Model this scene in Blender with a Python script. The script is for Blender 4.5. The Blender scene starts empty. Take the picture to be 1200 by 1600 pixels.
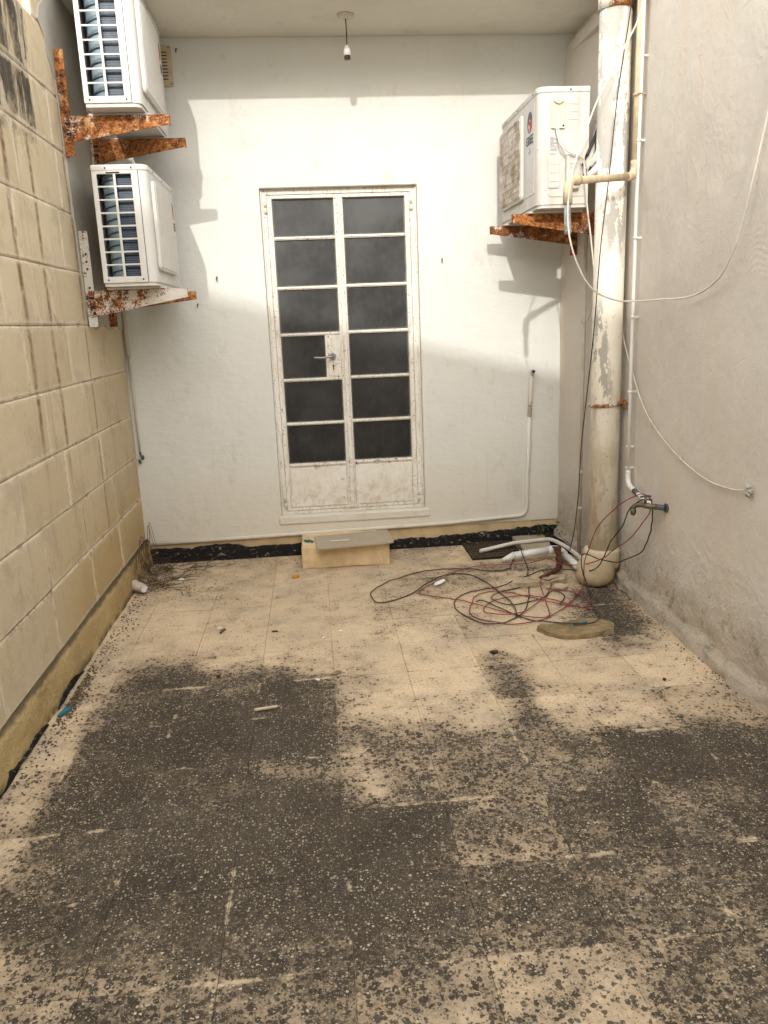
import bpy, bmesh, math, random
from mathutils import Vector, Matrix, noise as mnoise
random.seed(7)
scene = bpy.context.scene
COL = scene.collection
R = math.radians

# ---------------------------------------------------------------- camera
cd = bpy.data.cameras.new('camera'); cam = bpy.data.objects.new('camera', cd); COL.objects.link(cam)
cd.sensor_fit = 'VERTICAL'; cd.sensor_height = 36.0; cd.lens = 36.0*1233/1600
cd.clip_start = 0.05; cd.clip_end = 300
_f = Vector((0.07870334, 0.96880826, -0.23498156)); _r = Vector((0.99519294, -0.09013546, -0.03829649)); _u = Vector((0.05828212, 0.23083792, 0.9712451))
M = Matrix.Identity(4)
for i in range(3):
    M[i][0] = _r[i]; M[i][1] = _u[i]; M[i][2] = -_f[i]
M[0][3], M[1][3], M[2][3] = -0.20908, -4.95145, 1.4533
cam.matrix_world = M
scene.camera = cam

# ---------------------------------------------------------------- sky, sun, exposure
SUN_DIR = Vector((0.137, 1.0, -0.42)).normalized()      # the way the light travels
world = bpy.data.worlds.new('World'); scene.world = world; world.use_nodes = True
wn = world.node_tree; wn.nodes.clear()
sky = wn.nodes.new('ShaderNodeTexSky'); sky.sky_type = 'NISHITA'; sky.sun_disc = False
sky.sun_elevation = math.asin(-SUN_DIR.z); sky.sun_rotation = math.atan2(-SUN_DIR.x, -SUN_DIR.y)
sky.air_density = 0.8; sky.dust_density = 4.0; sky.ozone_density = 1.6
bg = wn.nodes.new('ShaderNodeBackground'); bg.inputs['Strength'].default_value = 0.15
wo = wn.nodes.new('ShaderNodeOutputWorld')
veil = wn.nodes.new('ShaderNodeMix'); veil.data_type = 'RGBA'; veil.blend_type = 'ADD'; veil.inputs[0].default_value = 1.0   # even brightening added over the sky, like thin high cloud, for softer shade
veil.inputs[7].default_value = (17.5, 17.2, 16.4, 1.0)
wn.links.new(sky.outputs[0], veil.inputs[6]); wn.links.new(veil.outputs[2], bg.inputs[0]); wn.links.new(bg.outputs[0], wo.inputs[0])
sl = bpy.data.lights.new('sun', 'SUN'); sun = bpy.data.objects.new('sun', sl); COL.objects.link(sun)
sl.energy = 2.0; sl.angle = R(0.75); sl.color = (1.0, 0.965, 0.91)
sun.rotation_euler = SUN_DIR.to_track_quat('-Z', 'Y').to_euler(); sun.location = (-2, -9, 8)
vs = scene.view_settings
vs.view_transform = 'Standard'; vs.look = 'None'; vs.exposure = 0.06; vs.gamma = 1.0; vs.use_curve_mapping = False
scene.cycles.max_bounces = 8; scene.cycles.diffuse_bounces = 5

# ---------------------------------------------------------------- material helper
class G:
    def __init__(s, name, rough=0.8, spec=0.3):
        s.m = bpy.data.materials.new(name); s.m.use_nodes = True
        s.t = s.m.node_tree; s.t.nodes.clear()
        s.o = s.n('ShaderNodeOutputMaterial'); s.b = s.n('ShaderNodeBsdfPrincipled')
        s.l(s.b.outputs[0], s.o.inputs[0])
        s.b.inputs['Roughness'].default_value = rough
        s.b.inputs['Specular IOR Level'].default_value = spec
        s._pos = None; s.hs = None
    def n(s, t, **k):
        x = s.t.nodes.new(t)
        for a, b in k.items(): setattr(x, a, b)
        return x
    def l(s, a, b): s.t.links.new(a, b)
    def put(s, inp, v):
        if isinstance(v, bpy.types.NodeSocket): s.l(v, inp)
        elif v is not None:
            if isinstance(v, (tuple, list)) and len(v) == 3 and inp.type == 'RGBA': v = (*v, 1)
            inp.default_value = v
    def pos(s):
        if s._pos is None: s._pos = s.n('ShaderNodeNewGeometry').outputs['Position']
        return s._pos
    def xyz(s, v=None):
        q = s.n('ShaderNodeSeparateXYZ'); s.l(v or s.pos(), q.inputs[0]); return q.outputs
    def map(s, scale=(1,1,1), loc=(0,0,0), v=None, rot=(0,0,0)):
        q = s.n('ShaderNodeMapping'); s.l(v or s.pos(), q.inputs[0])
        q.inputs['Scale'].default_value = scale; q.inputs['Location'].default_value = loc; q.inputs['Rotation'].default_value = rot
        return q.outputs[0]
    def noise(s, scale, detail=4, rough=0.55, v=None, dist=0.0):
        q = s.n('ShaderNodeTexNoise'); s.l(v or s.pos(), q.inputs['Vector'])
        q.inputs['Scale'].default_value = scale; q.inputs['Detail'].default_value = detail
        q.inputs['Roughness'].default_value = rough; q.inputs['Distortion'].default_value = dist
        return q.outputs[0]
    def noisec(s, scale, detail=2, v=None):
        q = s.n('ShaderNodeTexNoise'); s.l(v or s.pos(), q.inputs['Vector'])
        q.inputs['Scale'].default_value = scale; q.inputs['Detail'].default_value = detail
        return q.outputs[1]
    def vor(s, scale, v=None, feature='F1', rand=1.0):
        q = s.n('ShaderNodeTexVoronoi', feature=feature); s.l(v or s.pos(), q.inputs['Vector'])
        q.inputs['Scale'].default_value = scale; q.inputs['Randomness'].default_value = rand
        return q.outputs
    def mth(s, op, a, b=None, c=None, clamp=False):
        q = s.n('ShaderNodeMath', operation=op); q.use_clamp = clamp
        s.put(q.inputs[0], a)
        if b is not None: s.put(q.inputs[1], b)
        if c is not None: s.put(q.inputs[2], c)
        return q.outputs[0]
    def vadd(s, a, b, scale=1.0):
        q = s.n('ShaderNodeVectorMath', operation='MULTIPLY_ADD')
        s.put(q.inputs[0], a); q.inputs[1].default_value = (scale,)*3; s.put(q.inputs[2], b)
        return q.outputs[0]
    def ss(s, x, a, b):          # smoothstep a..b -> 0..1
        q = s.n('ShaderNodeMapRange', interpolation_type='SMOOTHSTEP')
        s.put(q.inputs['Value'], x); s.put(q.inputs['From Min'], a); s.put(q.inputs['From Max'], b)
        return q.outputs[0]
    def mix(s, f, a, b, mode='MIX'):
        q = s.n('ShaderNodeMix', data_type='RGBA', blend_type=mode); q.clamp_factor = True
        s.put(q.inputs[0], f); s.put(q.inputs[6], a); s.put(q.inputs[7], b)
        return q.outputs[2]
    def col(s, c): s.put(s.b.inputs['Base Color'], c)
    def rough(s, c): s.put(s.b.inputs['Roughness'], c)
    def bump(s, h, strength=0.5, dist=0.01):
        q = s.n('ShaderNodeBump'); s.put(q.inputs['Height'], h)
        q.inputs['Strength'].default_value = strength; q.inputs['Distance'].default_value = dist
        if s.hs is not None: s.l(s.hs, q.inputs['Normal'])
        s.hs = q.outputs[0]; s.l(s.hs, s.b.inputs['Normal'])
    def attr(s, name):
        return s.n('ShaderNodeAttribute', attribute_name=name).outputs['Fac']
    def orand(s): return s.n('ShaderNodeObjectInfo').outputs['Random']

def plain(name, c, rough=0.6, spec=0.3, var=0.12, scale=25, metal=0.0, bump=0.0):
    g = G(name, rough, spec)
    n = g.noise(scale, 5, 0.6)
    d = tuple(max(0, x*(1-var*2)) for x in c)
    g.col(g.mix(g.ss(n, 0.3, 0.7), d, c)); g.b.inputs['Metallic'].default_value = metal
    if bump: g.bump(n, bump, 0.003)
    return g.m

# ---- painted plaster of the end wall
def m_white_plaster(name='white_plaster', base=(0.665,0.67,0.635), warm=(0.60,0.545,0.445), top=0.75):
    g = G(name, 0.85, 0.2)
    p = g.xyz()
    big = g.noise(1.6, 4, 0.6); fine = g.noise(90, 3, 0.6); mid = g.noise(14, 5, 0.6)
    c = g.mix(g.ss(big, 0.35, 0.7), base, tuple(x*0.945 for x in base))
    low = g.mth('MULTIPLY', g.ss(g.mth('ADD', p[2], g.mth('MULTIPLY', big, 0.5)), 1.1, 0.25), 0.75)
    c = g.mix(low, c, warm)
    spots = g.mth('MULTIPLY', g.ss(g.noise(60, 2, 0.5), 0.70, 0.76), g.ss(g.noise(3.5, 2), 0.45, 0.7))
    c = g.mix(g.mth('MULTIPLY', spots, 0.45), c, (0.33,0.29,0.22))
    drip = g.ss(g.noise(1.0, 4, 0.6, g.map((26,26,0.8))), 0.60, 0.80)
    c = g.mix(g.mth('MULTIPLY', drip, 0.22), c, (0.45,0.38,0.27))
    sm = g.mth('MULTIPLY', g.ss(g.noise(4.5, 6, 0.75, g.map((1,1,0.6),(2,0,9))), 0.55, 0.66), 0.28)
    c = g.mix(sm, c, (0.47,0.42,0.33))
    g.col(c)
    g.bump(g.noise(5.0, 3, 0.5), 0.55, 0.02)
    g.bump(g.noise(1.0, 4, 0.6, g.map((14,14,34))), 0.45, 0.008)
    g.bump(fine, 0.35, 0.003)
    return g.m

def m_right_wall():
    g = G('grey_render', 0.9, 0.15)
    p = g.xyz()
    big = g.noise(1.1, 4, 0.6); mid = g.noise(9, 5, 0.65)
    c = g.mix(g.ss(big, 0.3, 0.7), (0.595,0.555,0.49), (0.535,0.49,0.43))
    c = g.mix(g.mth('MULTIPLY', g.ss(mid, 0.45, 0.75), 0.4), c, (0.66,0.61,0.53))
    warm = g.ss(g.noise(1.0, 3, 0.5, g.map((6,6,0.7))), 0.5, 0.72)
    c = g.mix(g.mth('MULTIPLY', warm, 0.3), c, (0.60,0.47,0.37))
    h = g.mth('ADD', p[2], g.mth('MULTIPLY', g.mth('SUBTRACT', g.noise(4, 5, 0.65), 0.5), 0.35))
    damp = g.ss(h, 0.36, 0.06)
    c = g.mix(g.mth('MULTIPLY', damp, 0.38), c, (0.42,0.32,0.20))
    moss = g.mth('MULTIPLY', g.ss(g.noise(11, 6, 0.75), 0.53, 0.66), g.ss(h, 0.40, 0.14))
    c = g.mix(g.mth('MULTIPLY', moss, 0.5), c, (0.13,0.095,0.045))
    pale = g.mth('MULTIPLY', g.ss(g.noise(16, 5, 0.7, g.map((1,1,1),(5,5,5))), 0.55, 0.63), g.ss(h, 0.42, 0.2))
    c = g.mix(g.mth('MULTIPLY', pale, 0.6), c, (0.62,0.55,0.43))
    specks = g.mth('MULTIPLY', g.ss(g.noise(75, 2, 0.5), 0.72, 0.77), g.ss(g.noise(2.2, 2), 0.5, 0.62))
    c = g.mix(specks, c, (0.16,0.13,0.09))
    g.col(c)
    # trowel arcs
    w = g.vadd(g.noisec(1.7, 2), g.pos(), 0.45)
    v = g.vor(2.1, w)
    arcs = g.mth('SINE', g.mth('MULTIPLY', v[0], 190.0))
    arcs = g.mth('ADD', arcs, g.mth('MULTIPLY', g.noise(60, 3), 2.2))
    msk = g.mth('MULTIPLY', g.ss(g.noise(3.2, 3, 0.6, g.map((1,1,1),(3,1,7))), 0.50, 0.64), g.ss(p[2], 0.9, 1.7))
    g.bump(g.noise(4.5, 3, 0.55), 0.4, 0.02)
    g.bump(g.mth('MULTIPLY', arcs, msk), 0.13, 0.003)
    g.bump(g.noise(30, 5, 0.65), 0.55, 0.006); g.bump(g.noise(130, 4, 0.65), 0.4, 0.002)
    g.bump(g.mth('MULTIPLY', g.noise(14, 6, 0.75), g.ss(h, 0.55, 0.15)), 1.0, 0.03)
    return g.m

def stone_color(g, edge=True):
    p = g.xyz()
    n1 = g.noise(2.2, 5, 0.6); n2 = g.noise(26, 5, 0.65); n3 = g.noise(1.0, 5, 0.6, g.map((30,30,2.0)))
    c = g.mix(g.orand(), (0.615,0.525,0.375), (0.50,0.41,0.28))
    c = g.mix(g.ss(n1, 0.35, 0.7), c, (0.531,0.444,0.293))
    c = g.mix(g.mth('MULTIPLY', g.ss(n2, 0.5, 0.72), 0.3), c, (0.60,0.51,0.38))
    c = g.mix(g.mth('MULTIPLY', g.ss(n3, 0.52, 0.75), 0.12), c, (0.58,0.50,0.38))
    # ochre damp towards the foot of the wall at the corner
    zl = g.mth('ADD', p[2], g.mth('MULTIPLY', g.mth('SUBTRACT', n1, 0.5), 0.6))
    och = g.mth('MULTIPLY', g.ss(zl, 0.75, 0.2), g.ss(p[1], -2.0, -1.2))
    c = g.mix(g.mth('MULTIPLY', och, 0.8), c, (0.43,0.31,0.14))
    # rust runs
    wob = g.mth('MULTIPLY', g.mth('SUBTRACT', g.noise(2.5, 3), 0.5), 0.06)
    y = g.mth('ADD', p[1], wob)
    run = None
    for yc, w, z0, z1, s in ((-1.62,0.034,0.85,2.3,0.85),(-1.318,0.030,0.75,2.75,0.75),(-0.80,0.022,0.3,1.35,0.6),(-1.46,0.010,1.3,2.4,0.25)):
        a = g.ss(g.mth('ABSOLUTE', g.mth('SUBTRACT', y, yc)), w, w*0.15)
        a = g.mth('MULTIPLY', a, g.mth('MULTIPLY', g.ss(p[2], z0-0.1, z0+0.35), s*1.15))
        run = a if run is None else g.mth('MAXIMUM', run, a)
    run = g.mth('MULTIPLY', run, g.ss(n2, 0.2, 0.6))
    c = g.mix(run, c, (0.20,0.115,0.06))
    # black weathering high up
    bl = g.mth('ADD', g.noise(1.0, 5, 0.7, g.map((7,7,1.6))), g.mth('MULTIPLY', g.mth('SUBTRACT', p[1], -1.26), -0.9))
    bl = g.mth('MULTIPLY', g.ss(bl, 0.43, 0.58), g.ss(g.mth('ADD', p[2], g.mth('MULTIPLY', n2, 0.4)), 2.35, 2.62))
    c = g.mix(g.mth('MULTIPLY', bl, 0.93), c, (0.030,0.026,0.022))
    if edge:
        e = g.attr('edge')
        sm = g.mth('ADD', g.mth('MULTIPLY', e, 0.62), g.mth('MULTIPLY', g.noise(15, 6, 0.75), 1.0))
        c = g.mix(g.mth('MULTIPLY', g.ss(sm, 0.86, 1.0), 0.55), c, (0.645,0.56,0.43))
        dk = g.mth('MULTIPLY', g.ss(e, 0.72, 1.0), g.ss(g.noise(7, 4, 0.7), 0.56, 0.62))
        c = g.mix(g.mth('MULTIPLY', dk, 0.6), c, (0.17,0.13,0.085))
    pits = g.ss(g.noise(70, 2, 0.5), 0.70, 0.77)
    c = g.mix(g.mth('MULTIPLY', pits, 0.45), c, (0.3,0.22,0.13))
    mot = g.noise(5, 6, 0.75, g.map((1,1,1),(7,2,3)))
    c = g.mix(g.mth('MULTIPLY', g.ss(mot, 0.50, 0.62), 0.45), c, (0.40,0.325,0.235))
    c = g.mix(g.mth('MULTIPLY', g.ss(g.noise(1.0, 6, 0.7, g.map((14,14,1.1),(5,5,0))), 0.56, 0.68), 0.32), c, (0.33,0.245,0.165))
    g.col(c)
    g.bump(g.noise(6, 4, 0.6), 0.25, 0.015); g.bump(n2, 0.5, 0.006); g.bump(g.noise(120, 3, 0.6), 0.3, 0.002)
def m_stone():
    g = G('globigerina_stone', 0.92, 0.15); stone_color(g); return g.m
def m_mortar():
    g = G('pale_mortar', 0.95, 0.1)
    n = g.noise(14, 6, 0.7)
    c = g.mix(g.ss(n, 0.4, 0.62), (0.36,0.28,0.185), (0.66,0.57,0.44))
    g.col(c); g.bump(n, 0.8, 0.01); return g.m

def m_plinth():
    g = G('ochre_cement', 0.95, 0.1)
    p = g.xyz(); n = g.noise(13, 6, 0.7); b = g.noise(3, 4, 0.6)
    c = g.mix(g.ss(b, 0.35, 0.65), (0.46,0.345,0.17), (0.38,0.275,0.13))
    c = g.mix(g.mth('MULTIPLY', g.ss(n, 0.5, 0.7), 0.5), c, (0.54,0.43,0.25))
    top = g.mth('MULTIPLY', g.ss(g.mth('ADD', p[2], g.mth('MULTIPLY', n, 0.03)), 0.155, 0.178), 0.85)
    c = g.mix(top, c, (0.055,0.043,0.03))
    grime = g.mth('MULTIPLY', g.ss(p[1], -0.75, -0.2), g.ss(g.noise(16, 5, 0.7), 0.42, 0.6))
    c = g.mix(g.mth('MULTIPLY', grime, 0.75), c, (0.07,0.055,0.035))
    foot = g.mth('MULTIPLY', g.ss(p[2], 0.05, 0.0), g.ss(g.noise(8, 5, 0.7), 0.42, 0.55))
    c = g.mix(g.mth('MULTIPLY', foot, 0.9), c, (0.10,0.085,0.05))
    g.col(c); g.bump(n, 1.0, 0.02); g.bump(g.noise(60, 4, 0.6), 0.6, 0.005); return g.m

def m_tar():
    g = G('bitumen', 0.95, 0.1)
    n = g.noise(22, 6, 0.75)
    c = g.mix(g.ss(n, 0.55, 0.72), (0.018,0.017,0.017), (0.060,0.058,0.055))
    c = g.mix(g.ss(g.noise(30, 6, 0.8, g.map((1,1,2),(2,2,2))), 0.58, 0.64), c, (0.36,0.31,0.23))
    g.col(c); g.bump(n, 0.9, 0.012); return g.m

def m_floor():
    g = G('stained_terrazzo', 0.9, 0.12)
    p = g.xyz()
    gr = g.attr('grime')
    wob = g.vadd(g.noisec(75, 3), g.vadd(g.noisec(9, 2), g.pos(), 0.02), 0.011)
    n1 = g.noise(3.5, 6, 0.7); n2 = g.noise(16, 5, 0.7); n3 = g.noise(95, 5, 0.72)
    base = g.mix(g.ss(n1, 0.36, 0.64), (0.654,0.510,0.342), (0.588,0.462,0.318))
    base = g.mix(g.mth('MULTIPLY', g.ss(n2, 0.45, 0.75), 0.5), base, (0.713,0.581,0.403))
    base = g.mix(g.mth('MULTIPLY', g.orand(), 0.38), base, (0.46,0.35,0.23))
    base = g.mix(g.mth('MULTIPLY', g.ss(n3, 0.50, 0.64), 0.72), base, (0.34,0.26,0.17))
    fsp = g.vor(230, wob); rf = g.n('ShaderNodeSeparateColor'); g.l(fsp[1], rf.inputs[0])
    base = g.mix(g.mth('MULTIPLY', g.ss(fsp[0], 0.40, 0.2), g.mth('MULTIPLY', g.ss(rf.outputs[0], 0.62, 0.7), g.ss(n1, 0.38, 0.6))), base, (0.13,0.10,0.07))
    base = g.mix(g.mth('MULTIPLY', g.ss(fsp[0], 0.36, 0.2), g.ss(rf.outputs[1], 0.80, 0.86)), base, (0.74,0.66,0.52))
    grey = g.ss(g.noise(2.6, 6, 0.68, g.map((1,1,1),(4,4,0))), 0.46, 0.66)
    base = g.mix(g.mth('MULTIPLY', grey, 0.55), base, (0.41,0.345,0.26))
    base = g.mix(g.mth('MULTIPLY', g.ss(p[1], -1.0, -0.1), g.mth('MULTIPLY', g.ss(n1, 0.4, 0.6), 0.45)), base, (0.33,0.275,0.185))
    # how much mould: weathering map plus noise
    nb = g.noise(7, 5, 0.7, g.map((1,1,1),(5,9,0)))
    m = g.mth('ADD', gr, g.mth('MULTIPLY', g.mth('SUBTRACT', n2, 0.5), 0.50))
    m = g.mth('ADD', m, g.mth('MULTIPLY', g.mth('SUBTRACT', n1, 0.5), 0.45))
    m = g.mth('ADD', m, g.mth('MULTIPLY', g.mth('MULTIPLY', g.mth('SUBTRACT', g.orand(), 0.5), 0.20), g.ss(gr, 0.2, 0.45)))
    m = g.mth('ADD', m, g.mth('MULTIPLY', g.mth('SUBTRACT', nb, 0.5), 0.75))
    v1 = g.vor(66, wob); v2 = g.vor(140, g.map((1,1,1),(3,7,0), wob))
    r1 = g.n('ShaderNodeSeparateColor'); g.l(v1[1], r1.inputs[0])
    r2 = g.n('ShaderNodeSeparateColor'); g.l(v2[1], r2.inputs[0])
    def spots(v, r, k, b, wd):
        x = g.mth('ADD', g.mth('MULTIPLY', m, 1.5), g.mth('MULTIPLY', g.mth('SUBTRACT', r, 0.5), k))
        x = g.mth('ADD', x, g.mth('MULTIPLY', g.mth('SUBTRACT', 0.38, v), 1.05))
        x = g.mth('ADD', x, g.mth('MULTIPLY', g.mth('SUBTRACT', n3, 0.5), 0.7))
        return g.ss(x, b, b+wd)
    s1 = spots(v1[0], r1.outputs[0], 0.95, 0.80, 0.13)
    s2 = spots(v2[0], r2.outputs[0], 0.80, 0.88, 0.16)
    film = g.ss(g.mth('ADD', m, g.mth('MULTIPLY', g.mth('SUBTRACT', n3, 0.5), 0.6)), 0.40, 0.95)
    dark = g.mth('MAXIMUM', g.mth('MULTIPLY', s1, g.mth('ADD', 0.62, g.mth('MULTIPLY', g.ss(m, 0.1, 0.6), 0.32))), g.mth('MULTIPLY', s2, 0.80))
    dark = g.mth('MAXIMUM', dark, g.mth('MULTIPLY', film, 0.95))
    veil = g.mth('MULTIPLY', g.ss(m, 0.10, 0.60), 0.68)
    base = g.mix(veil, base, (0.205,0.155,0.105))
    dcol = g.mix(g.ss(g.noise(5, 4, 0.6), 0.35, 0.65), (0.020,0.017,0.014), (0.036,0.029,0.021))
    dcol = g.mix(g.mth('MULTIPLY', r1.outputs[2], 0.40), dcol, (0.070,0.056,0.044))
    dcol = g.mix(g.mth('MULTIPLY', g.ss(g.noise(3, 4, 0.6, g.map((1,1,1),(9,9,0))), 0.5, 0.66), 0.35), dcol, (0.072,0.062,0.050))
    dcol = g.mix(g.mth('MULTIPLY', g.ss(gr, 0.45, 0.2), 0.5), dcol, (0.13,0.085,0.052))
    dcol = g.mix(g.mth('MULTIPLY', g.ss(g.noise(150, 4, 0.75), 0.50, 0.66), 0.7), dcol, (0.115,0.095,0.072))
    c = g.mix(dark, base, dcol)
    # pale chips of the aggregate showing through the film
    v3 = g.vor(112, g.map((1,1.0,1),(11,2,0), wob)); v4 = g.vor(215, g.map((1,1,1),(1,12,0), wob))
    r3 = g.n('ShaderNodeSeparateColor'); g.l(v3[1], r3.inputs[0])
    r4 = g.n('ShaderNodeSeparateColor'); g.l(v4[1], r4.inputs[0])
    ccl = g.noise(6, 4, 0.65, g.map((1,1,1),(2,5,0)))
    d3 = g.mth('ADD', v3[0], g.mth('MULTIPLY', g.mth('SUBTRACT', n3, 0.5), 0.5))
    rad = g.mth('ADD', 0.10, g.mth('MULTIPLY', r3.outputs[1], 0.30))
    chip = g.mth('MULTIPLY', g.ss(d3, g.mth('ADD', rad, 0.10), rad), g.ss(g.mth('ADD', r3.outputs[0], g.mth('MULTIPLY', g.mth('SUBTRACT', ccl, 0.5), 0.9)), 0.56, 0.66))
    chip2 = g.mth('MULTIPLY', g.ss(v4[0], 0.38, 0.22), g.ss(g.mth('ADD', r4.outputs[0], g.mth('MULTIPLY', g.mth('SUBTRACT', ccl, 0.5), 0.8)), 0.58, 0.68))
    chip = g.mth('MAXIMUM', chip, g.mth('MULTIPLY', chip2, 0.75))
    chip = g.mth('MULTIPLY', chip, g.mth('SUBTRACT', 0.95, g.mth('MULTIPLY', g.ss(gr, 0.8, 1.0), 0.35)))
    c = g.mix(g.mth('MULTIPLY', chip, g.mth('ADD', 0.20, g.mth('MULTIPLY', dark, 0.72))), c, g.mix(r3.outputs[2], (0.56,0.46,0.33), (0.30,0.26,0.20)))
    # rubbed pale lines where the tile edges stand proud
    def joint(q, t0):
        u = g.mth('DIVIDE', g.mth('SUBTRACT', q, t0), 0.31137)
        return g.mth('MULTIPLY', g.mth('ABSOLUTE', g.mth('SUBTRACT', g.mth('FRACT', g.mth('ADD', u, 0.5)), 0.5)), 0.31137)
    jx, jy = joint(p[0], -0.196), joint(p[1], -2.17672)
    wv = g.mth('ADD', g.mth('MULTIPLY', g.mth('SUBTRACT', n2, 0.45), 0.045), g.mth('MULTIPLY', g.mth('SUBTRACT', n3, 0.5), 0.022))
    gx = g.ss(g.noise(4.2, 4, 0.65, g.map((1,1,1),(8,3,0))), 0.57, 0.615); gy = g.ss(g.noise(3.4, 4, 0.65, g.map((1,1,1),(1,6,0))), 0.54, 0.585)
    rub = g.mth('MAXIMUM', g.mth('MULTIPLY', gx, g.ss(g.mth('ADD', jx, wv), 0.010, 0.002)), g.mth('MULTIPLY', gy, g.ss(g.mth('ADD', jy, wv), 0.013, 0.003)))
    c = g.mix(g.mth('MULTIPLY', rub, 0.75), c, (0.55,0.44,0.30))
    g.col(c)
    g.bump(n3, 0.35, 0.004); g.bump(n2, 0.3, 0.006); g.bump(dark, -0.25, 0.003)
    return g.m

def m_grout():
    g = G('floor_bedding', 0.95, 0.1)
    n = g.noise(12, 5, 0.7)
    g.col(g.mix(g.ss(n, 0.42, 0.6), (0.16,0.12,0.08), (0.45,0.36,0.25))); g.bump(n, 0.6, 0.006); return g.m

def m_rust(name, paint):      # paint: 0 none .. 1 mostly painted
    g = G(name, 0.9, 0.2)
    n = g.noise(42, 8, 0.78); b = g.noise(7, 5, 0.65); f = g.noise(190, 4, 0.7)
    c = g.mix(g.ss(n, 0.42, 0.60), (0.085,0.028,0.012), (0.42,0.15,0.042))
    c = g.mix(g.mth('MULTIPLY', g.ss(f, 0.50, 0.64), 0.65), c, (0.52,0.27,0.105))
    c = g.mix(g.mth('MULTIPLY', g.ss(b, 0.52, 0.62), 0.75), c, (0.13,0.042,0.020))
    c = g.mix(g.mth('MULTIPLY', g.ss(g.noise(17, 6, 0.7, g.map((1,1,1),(3,1,2))), 0.55, 0.63), 0.6), c, (0.62,0.38,0.17))
    k = g.mth('ADD', g.mth('MULTIPLY', b, 0.55), g.mth('ADD', g.mth('MULTIPLY', n, 0.45), g.mth('MULTIPLY', f, 0.35)))
    t = 0.83 - paint*0.26
    c = g.mix(g.ss(k, t, t+0.03), c, (0.62,0.585,0.52))
    g.col(c); g.bump(n, 0.7, 0.004); g.bump(f, 0.5, 0.002); return g.m

def m_ac(name, dirt=0.15, base=(0.62,0.605,0.565)):
    g = G(name, 0.42, 0.4)
    n = g.noise(9, 6, 0.7); s = g.noise(1.0, 5, 0.65, g.map((24,24,2.2))); f = g.noise(50, 3, 0.5)
    c = g.mix(g.ss(n, 0.35, 0.75), base, tuple(x*0.93 for x in base))
    c = g.mix(g.mth('MULTIPLY', g.ss(s, 0.48, 0.72), dirt), c, (0.36,0.30,0.22))
    c = g.mix(g.mth('MULTIPLY', g.ss(f, 0.70, 0.76), min(1, dirt*2)), c, (0.32,0.18,0.08))
    g.col(c); g.rough(g.mth('ADD', 0.36, g.mth('MULTIPLY', n, 0.2))); g.bump(g.noise(4, 2), 0.08, 0.01); return g.m

def m_guard(name, dirt):
    g = G(name, 0.7, 0.3)
    p = g.xyz()
    ln = g.mth('SINE', g.mth('MULTIPLY', p[2], 900.0)); lv = g.mth('SINE', g.mth('MULTIPLY', p[1], 520.0))
    mesh = g.mth('MAXIMUM', ln, lv)
    n = g.noise(6, 6, 0.7); s = g.noise(1.0, 5, 0.65, g.map((9,9,16)))
    c = g.mix(g.ss(mesh, -0.2, 0.6), (0.50,0.48,0.45), (0.76,0.74,0.69))
    k = g.mth('MULTIPLY', g.ss(g.mth('ADD', g.mth('MULTIPLY', n, 0.6), g.mth('MULTIPLY', s, 0.5)), 0.40, 0.66), dirt)
    c = g.mix(k, c, (0.27,0.20,0.125))
    g.col(c); g.bump(mesh, 0.3, 0.0015); return g.m

def m_door(name='old_white_paint', sp=0.85, vr=0.65):
    g = G(name, 0.6, 0.3)
    p = g.xyz()
    n = g.noise(20, 6, 0.75); f = g.noise(70, 4, 0.7); v = g.noise(1.0, 6, 0.75, g.map((60,60,9)))
    c = g.mix(g.ss(g.noise(3, 3), 0.35, 0.65), (0.75,0.73,0.675), (0.68,0.65,0.58))
    c = g.mix(g.mth('MULTIPLY', g.ss(v, 0.52, 0.64), vr), c, (0.43,0.37,0.285))
    c = g.mix(g.mth('MULTIPLY', g.ss(f, 0.60, 0.66), sp), c, (0.10,0.075,0.05))
    low = g.mth('MULTIPLY', g.ss(p[2], 0.62, 0.30), g.ss(n, 0.40, 0.65))
    c = g.mix(g.mth('MULTIPLY', low, 0.55), c, (0.42,0.32,0.19))
    rst = g.mth('MULTIPLY', g.ss(g.noise(26, 5, 0.7, g.map((1,1,1),(4,0,1))), 0.56, 0.64), g.mth('MULTIPLY', g.ss(p[2], 0.53, 0.575), g.ss(p[2], 0.62, 0.59)))
    c = g.mix(g.mth('MULTIPLY', rst, 0.9), c, (0.22,0.085,0.025))
    g.col(c); g.bump(n, 0.5, 0.004); g.bump(f, 0.35, 0.002); return g.m

def m_glass():
    g = G('frosted_dark_glass', 0.32, 0.3)
    p = g.xyz()
    n = g.noise(1.0, 5, 0.65, g.map((30,30,14))); f = g.noise(120, 3, 0.6); b = g.noise(5, 4, 0.6)
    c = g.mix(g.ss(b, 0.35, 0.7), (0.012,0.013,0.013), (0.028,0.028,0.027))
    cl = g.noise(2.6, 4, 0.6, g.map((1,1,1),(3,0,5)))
    c = g.mix(g.mth('MULTIPLY', g.ss(cl, 0.3, 0.7), g.ss(p[2], 0.5, 2.2)), c, (0.072,0.074,0.075))  # upper panes paler: sky reflection painted into the glass colour
    dust = g.mth('MULTIPLY', g.ss(n, 0.45, 0.72), 0.28)
    c = g.mix(dust, c, (0.065,0.062,0.055))
    c = g.mix(g.mth('MULTIPLY', g.ss(f, 0.60, 0.72), 0.25), c, (0.080,0.075,0.065))
    e = g.attr('edge')
    c = g.mix(g.mth('MULTIPLY', g.ss(g.mth('ADD', e, g.mth('MULTIPLY', g.mth('SUBTRACT', g.noise(30, 4, 0.7), 0.5), 0.9)), 0.35, 1.1), 0.55), c, (0.30,0.28,0.24))
    g.col(c); g.rough(g.mth('ADD', 0.26, g.mth('MULTIPLY', n, 0.3)))
    g.bump(f, 0.12, 0.001); return g.m

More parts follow.
